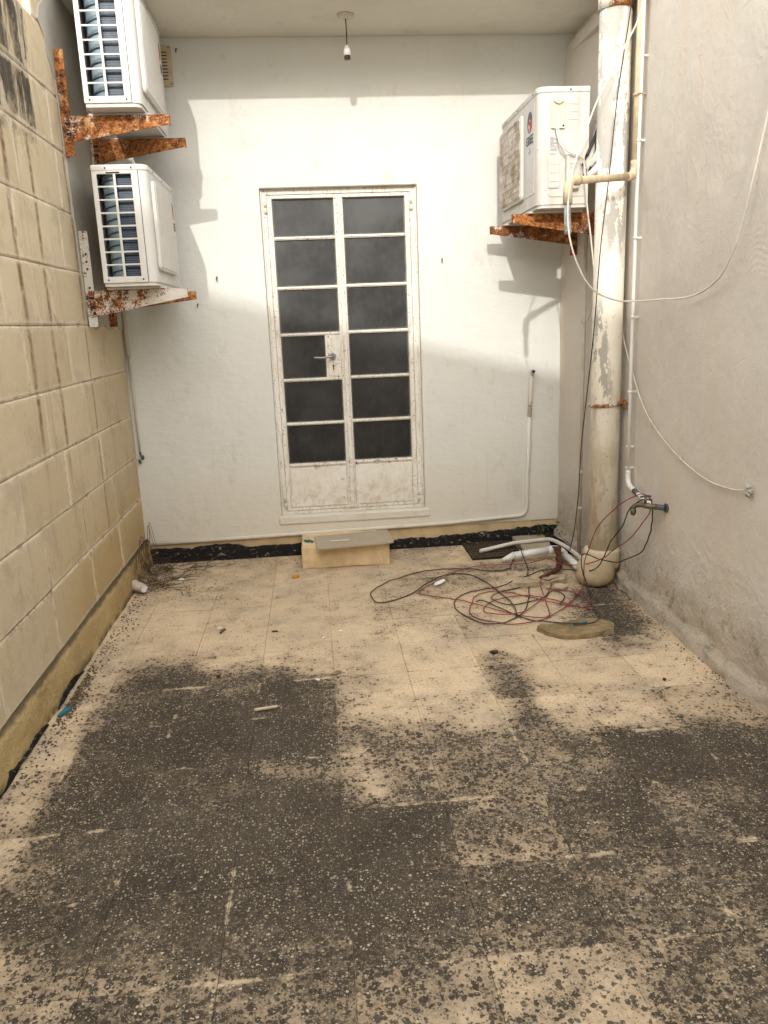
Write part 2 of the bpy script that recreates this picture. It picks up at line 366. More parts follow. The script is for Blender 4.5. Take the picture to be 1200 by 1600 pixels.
def m_pipe():
    g = G('peeling_cream_paint', 0.75, 0.25)
    p = g.xyz()
    n = g.noise(1.0, 6, 0.72, g.map((11,11,3.5))); f = g.noise(45, 5, 0.7); b = g.noise(1.0, 3, 0.5, g.map((5,5,1.1),(2,2,4)))
    c = g.mix(g.ss(g.noise(4, 4), 0.35, 0.7), (0.83,0.79,0.69), (0.75,0.69,0.57))
    yel = g.mth('MULTIPLY', g.ss(n, 0.47, 0.51), g.ss(p[2], 1.05, 0.45))
    c = g.mix(g.mth('MULTIPLY', yel, 0.5), c, (0.50,0.39,0.22))
    gm = g.mth('MULTIPLY', g.ss(g.mth('ADD', n, g.mth('MULTIPLY', g.mth('SUBTRACT', f, 0.5), 0.22)), 0.485, 0.51), g.ss(b, 0.42, 0.50))
    gm = g.mth('MULTIPLY', gm, g.ss(p[2], 0.75, 1.05))
    c = g.mix(g.mth('MULTIPLY', gm, 0.85), c, (0.34,0.32,0.285))
    c = g.mix(g.mth('MULTIPLY', g.ss(f, 0.60, 0.68), 0.6), c, (0.24,0.20,0.14))
    foot = g.ss(g.mth('ADD', p[2], g.mth('MULTIPLY', n, 0.2)), 0.37, 0.25)
    c = g.mix(g.mth('MULTIPLY', foot, 0.85), c, (0.42,0.325,0.185))
    g.col(c); g.bump(gm, -0.5, 0.003); g.bump(f, 0.3, 0.003); return g.m

def m_coil():
    g = G('dark_blue_fins', 0.5, 0.4)
    p = g.xyz()
    s = g.mth('SINE', g.mth('MULTIPLY', p[0], 1500.0)); s2 = g.mth('SINE', g.mth('MULTIPLY', p[2], 620.0))
    n = g.noise(14, 4, 0.6)
    c = g.mix(g.ss(s, -0.4, 0.6), (0.018,0.034,0.060), (0.085,0.135,0.20))
    c = g.mix(g.ss(s2, 0.3, 0.95), c, (0.012,0.015,0.02))
    c = g.mix(g.mth('MULTIPLY', g.ss(n, 0.45, 0.7), 0.4), c, (0.13,0.15,0.16))
    g.col(c); return g.m
def m_coilbend():
    g = G('pale_blue_coil', 0.4, 0.5)
    n = g.noise(14, 4, 0.6); p = g.xyz()
    c = g.mix(g.ss(n, 0.35, 0.7), (0.25,0.33,0.37), (0.14,0.20,0.24))
    g.col(c); return g.m

MT = dict(
 plaster=m_white_plaster(), ceil=m_white_plaster('ceiling_plaster', (0.68,0.65,0.58), (0.68,0.65,0.58)),
 rwall=m_right_wall(), stone=m_stone(), mortar=m_mortar(), plinth=m_plinth(), tar=m_tar(), floor=m_floor(), grout=m_grout(),
 patch=plain('grey_plaster', (0.46,0.435,0.385), 0.9, 0.15, 0.08, 5, bump=0.4),
 band=plain('bare_limestone', (0.60,0.46,0.27), 0.95, 0.1, 0.12, 9, bump=0.5),
 block=plain('yellow_limestone', (0.70,0.54,0.33), 0.95, 0.1, 0.12, 12, bump=0.8),
 board=plain('grey_board', (0.40,0.34,0.25), 0.7, 0.3, 0.06, 6),
 rust=m_rust('heavy_rust', 0.24), rust_mid=m_rust('rust_with_paint', 0.55), rust_low=m_rust('speckled_rust', 0.90), rust_half=m_rust('half_painted_rust', 0.70), rust_part=m_rust('flaking_rust', 0.46),
 ac=m_ac('cream_casing', 0.22), ac_d=m_ac('weathered_casing', 0.5, (0.55,0.535,0.49)), guard=m_guard('white_guard', 0.12), guard_d=m_guard('dirty_guard', 0.95),
 silver=plain('silver_panel', (0.56,0.56,0.54), 0.45, 0.4, 0.05, 8), cream=plain('cream_panel', (0.60,0.555,0.445), 0.5, 0.35, 0.06, 8),
 coil=m_coil(), bend=m_coilbend(), black=plain('black_plastic', (0.015,0.015,0.016), 0.5, 0.4), dark=plain('dark_cavity', (0.03,0.03,0.03), 0.8),
 ink=plain('grey_ink', (0.10,0.10,0.11), 0.5), red=plain('red_ink', (0.50,0.035,0.05), 0.5), paper=plain('label_paper', (0.66,0.65,0.60), 0.6),
 door=m_door(), panel=m_door('door_panel_paint', 0.18, 0.25), glass=m_glass(), steel=plain('dull_steel', (0.32,0.31,0.30), 0.38, 0.5, 0.15, 30, 0.8),
 pipe=m_pipe(), tan=plain('tan_painted_pipe', (0.60,0.49,0.33), 0.7, 0.3, 0.13, 22, bump=0.3), pvc=plain('white_pvc', (0.72,0.71,0.68), 0.4, 0.4, 0.05, 10),
 pvc_d=plain('dusty_pvc', (0.66,0.64,0.57), 0.55, 0.35, 0.10, 16), beige=plain('beige_conduit', (0.60,0.545,0.45), 0.7, 0.3, 0.1, 14),
 galv=plain('peeling_grey_metal', (0.42,0.43,0.44), 0.55, 0.4, 0.38, 30, 0.2), brass=plain('old_brass', (0.20,0.165,0.115), 0.5, 0.4, 0.3, 40, 0.6),
 iron=plain('dark_iron', (0.13,0.135,0.14), 0.6, 0.4, 0.25, 40, 0.4),
 cable=plain('cream_cable', (0.68,0.645,0.56), 0.5, 0.35, 0.08, 20), bcable=plain('black_cable', (0.030,0.025,0.023), 0.5, 0.4), rcable=plain('red_cable', (0.27,0.04,0.05), 0.5, 0.4),
 rag=plain('brown_tape', (0.11,0.05,0.028), 0.8, 0.2, 0.3, 50), foam=plain('white_foam', (0.70,0.68,0.62), 0.8, 0.2, 0.1, 30),
 slab=plain('worn_slab', (0.30,0.225,0.125), 0.95, 0.1, 0.25, 14, bump=0.9), rubble=plain('pale_rubble', (0.47,0.38,0.26), 0.95, 0.1, 0.2, 20, bump=0.8),
 teal=plain('teal_plastic', (0.02,0.17,0.22), 0.45, 0.4, 0.2, 60), orange=plain('dry_orange_leaf', (0.62,0.30,0.03), 0.7, 0.2, 0.2, 50),
 paperw=plain('white_scrap', (0.78,0.77,0.75), 0.7, 0.2, 0.05, 40), cup=plain('stained_plastic', (0.62,0.52,0.44), 0.5, 0.3, 0.15, 30),
 twig=plain('dry_twig', (0.15,0.095,0.055), 0.9, 0.1, 0.3, 60), leafd=plain('dry_leaf', (0.10,0.06,0.035), 0.9, 0.1, 0.4, 40), green=plain('weed_green', (0.055,0.11,0.03), 0.7, 0.2, 0.3, 60),
 grit=plain('loose_grit', (0.20,0.15,0.10), 0.95, 0.1, 0.4, 90), mesh=plain('rusty_mesh', (0.13,0.095,0.06), 0.8, 0.3, 0.3, 60), silt=plain('dark_silt', (0.035,0.028,0.02), 0.95, 0.1, 0.3, 40, bump=0.8),
 conc=plain('drain_concrete', (0.40,0.335,0.24), 0.95, 0.1, 0.12, 12, bump=0.6), bake=plain('brown_bakelite', (0.05,0.03,0.02), 0.4),
)

# ---------------------------------------------------------------- mesh helpers
def BM(): return bmesh.new()
def box(bm, x0, x1, y0, y1, z0, z1):
    v = [bm.verts.new(p) for p in ((x0,y0,z0),(x1,y0,z0),(x1,y1,z0),(x0,y1,z0),(x0,y0,z1),(x1,y0,z1),(x1,y1,z1),(x0,y1,z1))]
    for f in ((3,2,1,0),(4,5,6,7),(0,1,5,4),(1,2,6,5),(2,3,7,6),(3,0,4,7)): bm.faces.new([v[i] for i in f])
    return v
def crom(pts, k=6, closed=False):
    P = [Vector(p) for p in pts]
    if len(P) < 3: return P
    out = []
    n = len(P)
    for i in range(n-1):
        a = P[max(i-1,0)]; b = P[i]; c = P[i+1]; d = P[min(i+2,n-1)]
        for j in range(k):
            t = j/k
            out.append(0.5*((2*b)+(c-a)*t+(2*a-5*b+4*c-d)*t*t+(3*b-a-3*c+d)*t*t*t))
    out.append(P[-1]); return out
def tube(bm, pts, r, n=8, caps=True):
    P = [Vector(p) for p in pts]
    rs = r if isinstance(r, (list, tuple)) else [r]*len(P)
    up = None; rings = []
    for i, p in enumerate(P):
        d = (P[min(i+1,len(P)-1)]-P[max(i-1,0)])
        d = d.normalized() if d.length > 1e-9 else Vector((0,0,1))
        if up is None:
            a = Vector((0,0,1)) if abs(d.z) < 0.9 else Vector((1,0,0))
            up = (a - d*a.dot(d)).normalized()
        else:
            up = (up - d*up.dot(d)); up = up.normalized() if up.length > 1e-6 else d.orthogonal().normalized()
        s = d.cross(up)
        rings.append([bm.verts.new(p + (up*math.cos(2*math.pi*k/n)+s*math.sin(2*math.pi*k/n))*rs[i]) for k in range(n)])
    for a, b in zip(rings, rings[1:]):
        for k in range(n):
            f = bm.faces.new((a[k], a[(k+1)%n], b[(k+1)%n], b[k])); f.smooth = True
    if caps:
        bm.faces.new(rings[0][::-1]); bm.faces.new(rings[-1])
def arc3(c, a, b, r0, n=6, a0=0.0, a1=math.pi/2):
    c, a, b = Vector(c), Vector(a), Vector(b)
    return [c+(a*math.cos(a0+(a1-a0)*i/n)+b*math.sin(a0+(a1-a0)*i/n))*r0 for i in range(n+1)]
def disc_prism(bm, poly, place, t):
    """poly: 2-D outline; place(u,v,w) -> 3-D; extruded w 0..t"""
    a = [bm.verts.new(place(u, v, 0)) for u, v in poly]; b = [bm.verts.new(place(u, v, t)) for u, v in poly]
    n = len(poly)
    try: bm.faces.new(a[::-1]); bm.faces.new(b)
    except ValueError: pass
    for i in range(n): bm.faces.new((a[i], a[(i+1)%n], b[(i+1)%n], b[i]))
def rrect(u0, u1, v0, v1, r, n=4):
    out = []
    for cu, cv, s in ((u1-r,v1-r,0),(u0+r,v1-r,1),(u0+r,v0+r,2),(u1-r,v0+r,3)):
        for i in range(n+1):
            t = math.pi/2*(s+i/n); out.append((cu+r*math.cos(t), cv+r*math.sin(t)))
    return out
WL = {}          # world location of the thing each object belongs to (things are unrotated when parts are given in world coordinates)
def obj(name, bm, m, parent=None, world=True, bevel=0.0, smooth=False, normals=True):
    if normals: bmesh.ops.recalc_face_normals(bm, faces=bm.faces)
    if parent is not None and world: bmesh.ops.translate(bm, verts=bm.verts, vec=-WL.get(parent.name, Vector()))
    me = bpy.data.meshes.new(name); bm.to_mesh(me); bm.free()
    if smooth:
        for p in me.polygons: p.use_smooth = True
    if m is not None: me.materials.append(m)
    o = bpy.data.objects.new(name, me); COL.objects.link(o)
    if parent is not None:
        o.parent = parent; WL[o.name] = WL.get(parent.name, Vector())
    if bevel > 0:
        b = o.modifiers.new('bevel', 'BEVEL'); b.width = bevel; b.segments = 2; b.limit_method = 'ANGLE'; b.angle_limit = R(40)
    return o
def tag(o, label=None, cat=None, group=None, kind=None):
    if label: o['label'] = label
    if cat: o['category'] = cat
    if group: o['group'] = group
    if kind: o['kind'] = kind
    return o
def thing(name, label, cat, loc=(0,0,0), rz=0.0, group=None):
    o = bpy.data.objects.new(name, None); COL.objects.link(o); o.empty_display_size = 0.1
    o.location = loc; o.rotation_euler = (0,0,rz); WL[o.name] = Vector(loc)
    return tag(o, label, cat, group)
def nz(x, y, z, s=1.0, seed=0): return mnoise.noise(Vector((x*s+seed*13.7, y*s-seed*7.1, z*s+seed*3.3)))
def single(name, bm, m, label, cat, group=None, bevel=0.0, smooth=False):
    """a thing that is one mesh: origin moved to the middle of its base"""
    xs = [v.co for v in bm.verts]
    c = Vector((sum(v.x for v in xs)/len(xs), sum(v.y for v in xs)/len(xs), min(v.z for v in xs)))
    bmesh.ops.translate(bm, verts=bm.verts, vec=-c)
    o = obj(name, bm, m, None, bevel=bevel, smooth=smooth); o.location = c
    return tag(o, label, cat, group)

XL, XR, ZC = -1.329, 1.40, 3.02

# ---------------------------------------------------------------- floor of terrazzo tiles
S, TX, TY = 0.31137, -0.19600, -2.17672
GRIME = '''222222222222222222222222222222222222 222222222222222222222222222222222222 222222222222222222222222222222222222 222222222222222222222222222222222222 222222222222222222222222222222222222 222222222222222222222222222222222222 222222222222222222222222222222222222 222222222222222222222222222222222222 222222222222222222222222222222222222 222222222222222222222222222222222222 222222222222222222222222222222222222 222222222222222222222222222222222222 222222222222222222222222222222222222 222222222222222222222222222222222222 222222222222222222222222222222222222 222222222222223333223333223344223344 222222222222333333333333444444444444 222222222222333333333333444444444444 222222222222333322333322443322443322 222222222222222222222222222222222222 222222222222222222222222222222222222 222222222222222222222222222222222222 222222222222222222222222222222222222 222222222222222222222222222222222222 222222222222222222222223222223222223 223344223344223333333333333333333333 444444444444333344333333333333333333 444444444444444444333344333333333333 443222443222433222433222333222333334 222222222222222222222222222222432222 222222222222222222222222222222222222 222222222222222222222222222222222222 222222222222222222222222222222222222 222222222222222222222222222222222222 222223222223222233222233222233222233 333333333333333333333333333333333333 333333333333333333333332333332333322 333233322223222223222223222234222235 333334344566357785368875468975578875 432222532222532222532222532222432222 222222222222333322333322343332333333 222222222222222222222222222222333333 222222222222222222222222222222332222 222222222222222222222222222222222222 222233222333222333222333222233222222 333333333333333333333333333333222233 333322333322333222333222332222332222 222235222246222346222246222236222235 579875689875789874689864689864579753 432222432222432222422222322222322222 333333333333333333333333223333222334 333333334444345666346777457787467887 332222433233643334754346765457776567 222222333222433332655433776543777654 222222222222222222322222333222433222 222223222222222222222222222222222223 332222222222222222234222355322355322 222235222235222234222234222233222223 579753577743565543444332333322332222 322222322222322222222222222222222222 222334222335222335222335333345333335 467887577888577888577888577888577888 776577877678887788888888888888899999 777654888775888775888775888876988876 433222533322533322533332543333643333 222223222223222223222223333333333333 355322355322355322355322356333356333 222222222222222222222222333333333333 222222222222222222222222333333333333 222222222222222222222222333333333333 333335333335333335333335333335333335 577888577889577889577899577888577888 899999999999999999999999899999888888 998887999986999986999986999986867776 643333654433655544656665656666656676 333333333333433333554444666666666666 356333356333366333466333655444666667 333333333333333333333333433334766555 333333333333333333333333443333555444 333333333333333333333333333333444333 333335333335333335333335333335333345 577888577888577888577888577888577888 888888888887888888888888888888888888 866776855555787766888887888887888898 656666556666655666655666765776877777 666666666666666666666666666666766666 666667666777666778666778666778666778 776655899998899998899998899998888888 555444877766888778888888888888888888 444433655544877776888877888877888777 333345333345333345333345333346333467 577888577888577888577888677888788888 888888888888888888888888888888888888 888899888889888889888889888889888888 888887999997999997999997999986888876 776666876666776666666666666666666666 666777666777666777666777666667666667 788888777778777888777788777788777788 888888888888888888888887888877888777 888777887777877776777765777653777533 333467334677445555444444455555345555 788888777788566787445677555566555555 888888888888777888777788666677555555 888888888888888888777778777777666666 888886887776887776877776766666666555 666666666666666666666666655555555555 666667666666666666666666566666556666 777888677778667778667778666777666677 888777887777887777877776777764777653 776532775332764322643222432222322222 345555345555334555233444233333222222 555555555555555555444444333333223333 555555555555555555455555344444333333 566666555555555555555555444455333444 666555555555555555555555554455444444 555555555555555555555555555555444455 556666566666566667566777566777566666 666677666666776665776654766543665433 777653676532555332433322333222322222 322222222222222222222222222222222222 222222222222222222222222222222222222 222333222222222222222222222222222222 333333222222222222222222222222222222 333344233333222222222222222222222222 444444333333232223222222222222222222 444455333445333334222233222222222222 566666555555434444333333222222222222 665433554333444332333322222222222222 322222222222222222222222222222222222 222222222222222222222222222222222222 222222222222222222222222222222222222 222222222222222222222222222222222222 222222222222222222222222222222222222 222222222222222222222222222222222222 222222222222222222222222222222222222 222222222222222222222222222222222222 222222222222222222222222222222222222 222222222222222222222222222222222222 222222222222222222222222222222222222 222222222222222222222222222222222222 222222222222222222222222222222222222 222222222222222222222222222222222222 222222222222222222222222222222222222 222222222222222222222222222222222222 222222222222222222222222222222222222 222222222222222222222222222222222222 222222222222222222222222222222222222 222222222222222222222222222222222222 222222222222222222222222222222222222 222222222222222222222222222222222222 222222222222222222222222222222222222 222222222222222222222222222222222222 222222222222222222222222222222222222 222222222222222222222222222222222222 222222222222222222222222222222222222 222222222222222222222222222222222222 222222222222222222222222222222222222 222222222222222222222222222222222222 222222222222222222222222222222222222 222222222222222222222222222222222222'''.split()
bm = BM()
v = [bm.verts.new(p) for p in ((-80,-80,-0.006),(80,-80,-0.006),(80,80,-0.006),(-80,80,-0.006))]; bm.faces.new(v)
floor = tag(obj('floor', bm, MT['grout']), kind='structure')
k = 0
for row in range(-7, 9):
    for col in range(-4, 6):
        g = GRIME[k]; k += 1
        x0 = TX+col*S; y0 = TY-row*S
        xa, xb = max(x0+0.0008, XL-0.03), min(x0+S-0.0008, 1.43); ya, yb = min(y0-0.0008, 0.004), y0-S+0.0008
        if xb-xa < 0.02 or ya-yb < 0.02 or yb > 0: continue
        bm = BM(); lg = bm.verts.layers.float.new('grime')
        dz = [random.uniform(-0.0012, 0.0012) for _ in range(4)]
        ring = []
        grid = {}
        for j in range(6):
            for i in range(6):
                s, t = i/5, j/5
                xx = xa+(xb-xa)*s; yy = ya+(yb-ya)*t
                gi = min(5, max(0, round((xx-x0)/S*5))); gj = min(5, max(0, round((y0-yy)/S*5)))
                z = (dz[0]*(1-s)+dz[1]*s)*(1-t)+(dz[2]*(1-s)+dz[3]*s)*t
                vv = bm.verts.new((xx, yy, z)); vv[lg] = int(g[gj*6+gi])/9.0
                grid[i,j] = vv
        for j in range(5):
            for i in range(5): bm.faces.new((grid[i,j], grid[i,j+1], grid[i+1,j+1], grid[i+1,j]))
        path = [(i,0) for i in range(6)]+[(5,j) for j in range(1,6)]+[(i,5) for i in range(4,-1,-1)]+[(0,j) for j in range(4,0,-1)]
        low = []
        for q in path:
            w = bm.verts.new(grid[q].co-Vector((0,0,0.012))); w[lg] = grid[q][lg]; low.append(w)
        n = len(path)
        for a in range(n): bm.faces.new((grid[path[a]], grid[path[(a+1)%n]], low[(a+1)%n], low[a]))
        obj('floor_tile', bm, MT['floor'], floor)

# ---------------------------------------------------------------- end wall with its door opening
DX0, DX1, DZ0, DZ1 = -0.463, 0.463, 0.262, 2.232
wall = thing('plaster_wall', 'white painted plaster wall holding the double metal door', 'wall', (0,0.15,0))
bm = BM()
X0, X1, Z0, Z1 = XL-0.3, XR+0.3, 0.135, ZC+0.22
Y1 = 0.30
def jag(p): return p
outer = [(X0,Z0),(DX0,Z0),(DX1,Z0),(X1,Z0),(X1,DZ0),(X1,DZ1),(X1,Z1),(DX1,Z1),(DX0,Z1),(X0,Z1),(X0,DZ1),(X0,DZ0)]
def wq(a, b, c, d):
    vv = [bm.verts.new((q[0],0,q[1])) for q in (a,b,c,d)]; bm.faces.new(vv)
for xa, xb, za, zb in ((X0,DX0,Z0,DZ0),(DX0,DX1,Z0,DZ0),(DX1,X1,Z0,DZ0),(X0,DX0,DZ0,DZ1),(DX1,X1,DZ0,DZ1),(X0,DX0,DZ1,Z1),(DX0,DX1,DZ1,Z1),(DX1,X1,DZ1,Z1)):
    wq((xa,za),(xb,za),(xb,zb),(xa,zb))
bmesh.ops.remove_doubles(bm, verts=bm.verts, dist=1e-5)
ret = bmesh.ops.extrude_face_region(bm, geom=bm.faces[:])
bmesh.ops.translate(bm, verts=[e for e in ret['geom'] if isinstance(e, bmesh.types.BMVert)], vec=(0,Y1,0))
obj('plaster_face', bm, MT['plaster'], wall, bevel=0.006)
bm = BM(); box(bm, X0, X1, 0.008, Y1, -0.1, 0.1345); obj('bare_stone_band', bm, MT['band'], wall)
# ragged bitumen skirting
def ragged(bm, pts_top, n, y0, y1, amp, seed, axis='x', off=0.0, zb=-0.01):
    """strip whose top edge wanders; pts_top: (u,z) keys along u"""
    us = [pts_top[0][0]+(pts_top[-1][0]-pts_top[0][0])*i/n for i in range(n+1)]
    fr = []; tp = []
    for u in us:
        for (a, za), (b, zb2) in zip(pts_top, pts_top[1:]):
            if min(a,b)-1e-9 <= u <= max(a,b)+1e-9:
                z = za+(zb2-za)*(u-a)/(b-a); break
        z += amp*(nz(u,0,0,9,seed)+0.7*nz(u,0,0,31,seed)+0.5*nz(u,0,0,90,seed))
        z = max(z, 0.006)
        row = []
        for tt in (0, 0.45, 0.85, 1.0):
            w = y0+0.006*nz(u,tt*3,0,14,seed+1) + (0.006 if tt == 1.0 else 0)
            row.append(bm.verts.new((u, w, zb+(z-zb)*tt) if axis == 'x' else (w, u, zb+(z-zb)*tt)))
        row.append(bm.verts.new((u, y1, z+0.001) if axis == 'x' else (y1, u, z+0.001)))
        fr.append(row)
    for a, b in zip(fr, fr[1:]):
        for i in range(4): bm.faces.new((a[i], b[i], b[i+1], a[i+1]))
bm = BM(); ragged(bm, [(-1.335,0.095),(-1.05,0.088),(-0.88,0.108),(-0.64,0.072),(-0.35,0.072)], 70, -0.012, 0.02, 0.010, 1); obj('bitumen_skirting', bm, MT['tar'], wall)
bm = BM(); ragged(bm, [(0.19,0.060),(0.40,0.062),(0.60,0.070),(0.80,0.078),(1.03,0.090),(1.36,0.098)], 80, -0.012, 0.02, 0.012, 2); obj('bitumen_skirting', bm, MT['tar'], wall)
bm = BM(); box(bm, DX0-0.02, DX1+0.03, -0.009, 0.012, 0.205, 0.2605); obj('door_sill', bm, MT['plaster'], wall, bevel=0.010)

# ---------------------------------------------------------------- ceiling over the end of the yard
bm = BM(); box(bm, XL-0.05, XR+0.05, -0.757, 0.0, ZC, ZC+0.22)
tag(obj('ceiling', bm, MT['ceil'], bevel=0.012), kind='structure')

us = thing('bounce_storey', 'unseen white upper storey added on the slab to bounce sunlight into the yard', 'building', (0,0,ZC+0.22))  # unseen block added so its sunlit face throws light down into the yard
bm = BM(); box(bm, -4.5, 4.5, -0.70, 0.6, ZC+0.2205, ZC+3.6); obj('bounce_facade', bm, MT['plaster'], us, bevel=0.01)

# ---------------------------------------------------------------- right wall of lumpy render
rw = thing('rendered_wall', 'tall grey beige rendered wall with trowel swirls beside the large drainpipe', 'wall', (1.5,-3,0))
bm = BM(); NY, NZ = 150, 90; H = 2.9
def rwx(y): return 1.346+(XR-1.346)*min(1, (-y)/0.5) if y <= 0 else 1.346
gridr = []
for i in range(NY+1):
    y = 0.0-(i/NY)**1.25*5.4
    row = []
    for j in range(NZ+1):
        z = -0.02+(H+0.02)*(j/NZ)**1.45
        d = 0.007*nz(y,z,0,1.3,4)+0.004*nz(y,z,1,3.7,5)+0.0018*nz(y,z,2,9,6)
        ed = max(0.0, 1-z/(0.24+0.12*nz(y,0,0,2.5,7)))
        d += ed*(0.010+0.016*nz(y,z,3,8,8)+0.010*nz(y,z,4,21,9))
        if z < 0.065+0.03*nz(y,0,5,6,3): d += 0.022
        row.append(bm.verts.new((rwx(y)-d, y, z)))
    gridr.append(row)
for i in range(NY):
    for j in range(NZ): bm.faces.new((gridr[i][j], gridr[i][j+1], gridr[i+1][j+1], gridr[i+1][j]))
obj('render_coat', bm, MT['rwall'], rw, smooth=True, normals=False)
bm = BM(); box(bm, 1.475, 1.75, -5.4, 0.0, -0.1, H); box(bm, 1.42, 1.75, -1.6, -0.7575, H+0.062, H+0.9); box(bm, 1.451, 1.75, -0.757, 0.0, H+0.062, H+0.9); obj('masonry_core', bm, MT['mortar'], rw)
bm = BM(); box(bm, 1.30, 1.75, -5.41, -5.4005, -0.1, H); box(bm, 1.36, 1.75, -5.4, 0.0, H+0.0005, H+0.06); box(bm, 1.40, 1.4195, -1.6, -0.7575, H+0.0605, H+0.9); box(bm, 1.40, 1.4505, -0.757, 0.0, H+0.0605, 3.0195); obj('coping', bm, MT['rwall'], rw)

# ---------------------------------------------------------------- left wall of limestone blocks
lw = thing('stone_wall', 'long limestone block wall with brown rust runs under the two stacked units', 'wall', (-1.45,-3,0))
bm = BM(); box(bm, XL-0.30, XL-0.006, -5.4, 0.0, -0.1, 2.788); box(bm, XL-0.30, XL-0.006, -1.02, -0.7575, 2.7885, 3.24); box(bm, XL-0.30, XL-0.051, -0.757, 0.0, 2.7885, 3.02); obj('mortar_bed', bm, MT['mortar'], lw)
ZS = [0.163, 0.434, 0.694, 0.951, 1.219, 1.49, 1.744, 2.012, 2.287, 2.524, 2.79, 3.06, 3.32]
JO = [-0.62, -0.614, -0.77, -0.95, -1.10, -0.70, -0.45, -0.92, -0.35, -0.62, -0.50, -0.8]
for r in range(12):
    ys = [0.0]; y = JO[r]
    while y > -5.3:
        ys.append(y); y -= 0.58+random.uniform(-0.03, 0.04)
    ys.append(-5.4)
    for ya, yb in zip(ys, ys[1:]):
        bm = BM(); le = bm.verts.layers.float.new('edge')
        gy, gz = 0.0014, 0.0020
        y0, y1, z0, z1 = ya-gy, yb+gy, ZS[r]+gz, ZS[r+1]-gz
        if r >= 10:
            if y0 < -1.0: continue
            y1 = max(y1, -1.03)
        if r == 11 and y1 < -0.76:
            y0 = min(y0, -0.76)
        elif r == 11: continue
        if y0-y1 < 0.12: continue
        sy = [0, 0.007, 0.055, (y0-y1)-0.055, (y0-y1)-0.007, (y0-y1)]; sz = [0, 0.007, 0.05, (z1-z0)-0.05, (z1-z0)-0.007, z1-z0]
        pr = random.uniform(-0.002, 0.003); tl = random.uniform(-0.004, 0.004)
        gr = {}
        for i, a in enumerate(sy):
            for j, b in enumerate(sz):
                ed = i in (0, 5) or j in (0, 5); e2 = i in (1, 4) or j in (1, 4)
                d = pr+tl*(a/(y0-y1)-0.5)+0.003*nz(ya-a, z0+b, r, 5, 11)
                oy = oz = 0
                if ed:
                    d -= 0.0025+0.002*random.random(); oy = random.uniform(-0.0015, 0.0015); oz = random.uniform(-0.002, 0.002)
                elif e2:
                    oy = random.uniform(-0.002, 0.002); oz = random.uniform(-0.003, 0.003); d -= 0.0008*random.random()
                vv = bm.verts.new((XL+d, y0-a+oy, z0+b+oz)); vv[le] = 1.0 if ed else (0.88 if e2 else 0.0); gr[i,j] = vv
        for i in range(5):
            for j in range(5): bm.faces.new((gr[i,j], gr[i+1,j], gr[i+1,j+1], gr[i,j+1]))
        path = [(i,0) for i in range(6)]+[(5,j) for j in range(1,6)]+[(i,5) for i in range(4,-1,-1)]+[(0,j) for j in range(4,0,-1)]
        lo = []
        for q in path:
            w = bm.verts.new(gr[q].co-Vector((0.03,0,0))); w[le] = 1; lo.append(w)
        for a in range(len(path)): bm.faces.new((gr[path[a]], gr[path[(a+1)%len(path)]], lo[(a+1)%len(path)], lo[a]))
        obj('stone', bm, MT['stone'], lw)
# cement plinth
bm = BM(); rows = []
for i in range(141):
    y = 0.0-5.4*(i/140)**1.2; row = []
    zt = 0.163+0.006*nz(y,0,0,7,21)+0.004*nz(y,0,0,23,22)
    for j in range(9):
        t = j/8
        x = XL+0.030-0.012*t+0.008*nz(y,t*0.16,0,9,23)+0.005*nz(y,t*0.16,1,26,24)
        if j == 8: x -= 0.008
        row.append(bm.verts.new((x, y, -0.01+(zt+0.01)*t)))
    row.append(bm.verts.new((XL-0.02, y, zt+0.002)))
    rows.append(row)
for a, b in zip(rows, rows[1:]):
    for j in range(9): bm.faces.new((a[j], a[j+1], b[j+1], b[j]))
obj('cement_plinth', bm, MT['plinth'], lw, smooth=True)
def tarstrip(keys, n, seed):
    bm = BM(); ragged(bm, keys, n, XL+0.033, XL+0.012, 0.009, seed, axis='y'); obj('bitumen_skirting', bm, MT['tar'], lw)
tarstrip([(-1.62,0.004),(-1.68,0.022),(-1.76,0.036),(-1.88,0.028),(-1.98,0.004)], 70, 31)
tarstrip([(-2.10,0.004),(-2.15,0.018),(-2.22,0.024),(-2.30,0.004),(-2.38,0.022),(-2.48,0.028),(-2.56,0.006),(-2.7,0.028),(-2.9,0.025),(-3.6,0.02)], 110, 32)
# smooth plaster patch at the upper end by the corner
bm = BM()
edge = [(0.0,3.02),(-0.62,3.02),(-0.80,2.97),(-0.93,2.86),(-0.97,2.80),(-0.90,2.74),(-0.88,2.68),(-0.81,2.60),(-0.79,2.3),(-0.775,2.0),(-0.76,1.62),(-0.72,1.50),(-0.60,1.47),(-0.45,1.495),(-0.30,1.46),(-0.12,1.48),(0.0,1.45)]
pts = []
for (a, b), (c, d) in zip(edge[1:], edge[2:]):
    for i in range(6):
        t = i/6; y = a+(c-a)*t; z = b+(d-b)*t
        pts.append((y+0.012*nz(y,z,0,14,41), z+0.012*nz(y,z,1,14,42)))
pts = [edge[0], edge[1]]+pts+[edge[-1]]
disc_prism(bm, pts, lambda u, v, w: (XL-0.012+w, u, v), 0.021)
obj('plaster_patch', bm, MT['patch'], lw)

# neighbouring building whose sloping parapet throws the shade on the yard
nb = thing('neighbour_building', 'pale rendered neighbouring building closing the yard behind the viewer', 'building', (0,-9.5,0))
bm = BM()
zl = lambda xb: 1.43-0.26*(xb) + 0.42*9.0
poly = [(-5.5,-0.1),(4.5,-0.1),(4.5, zl(2.2+1.233)),(2.2, zl(2.2+1.233)),(-3.2, zl(-3.2+1.233)),(-5.5, zl(-3.2+1.233))]
disc_prism(bm, poly, lambda u, v, w: (u, -9.0-w, v), 0.4)
obj('gable', bm, MT['plaster'], nb)

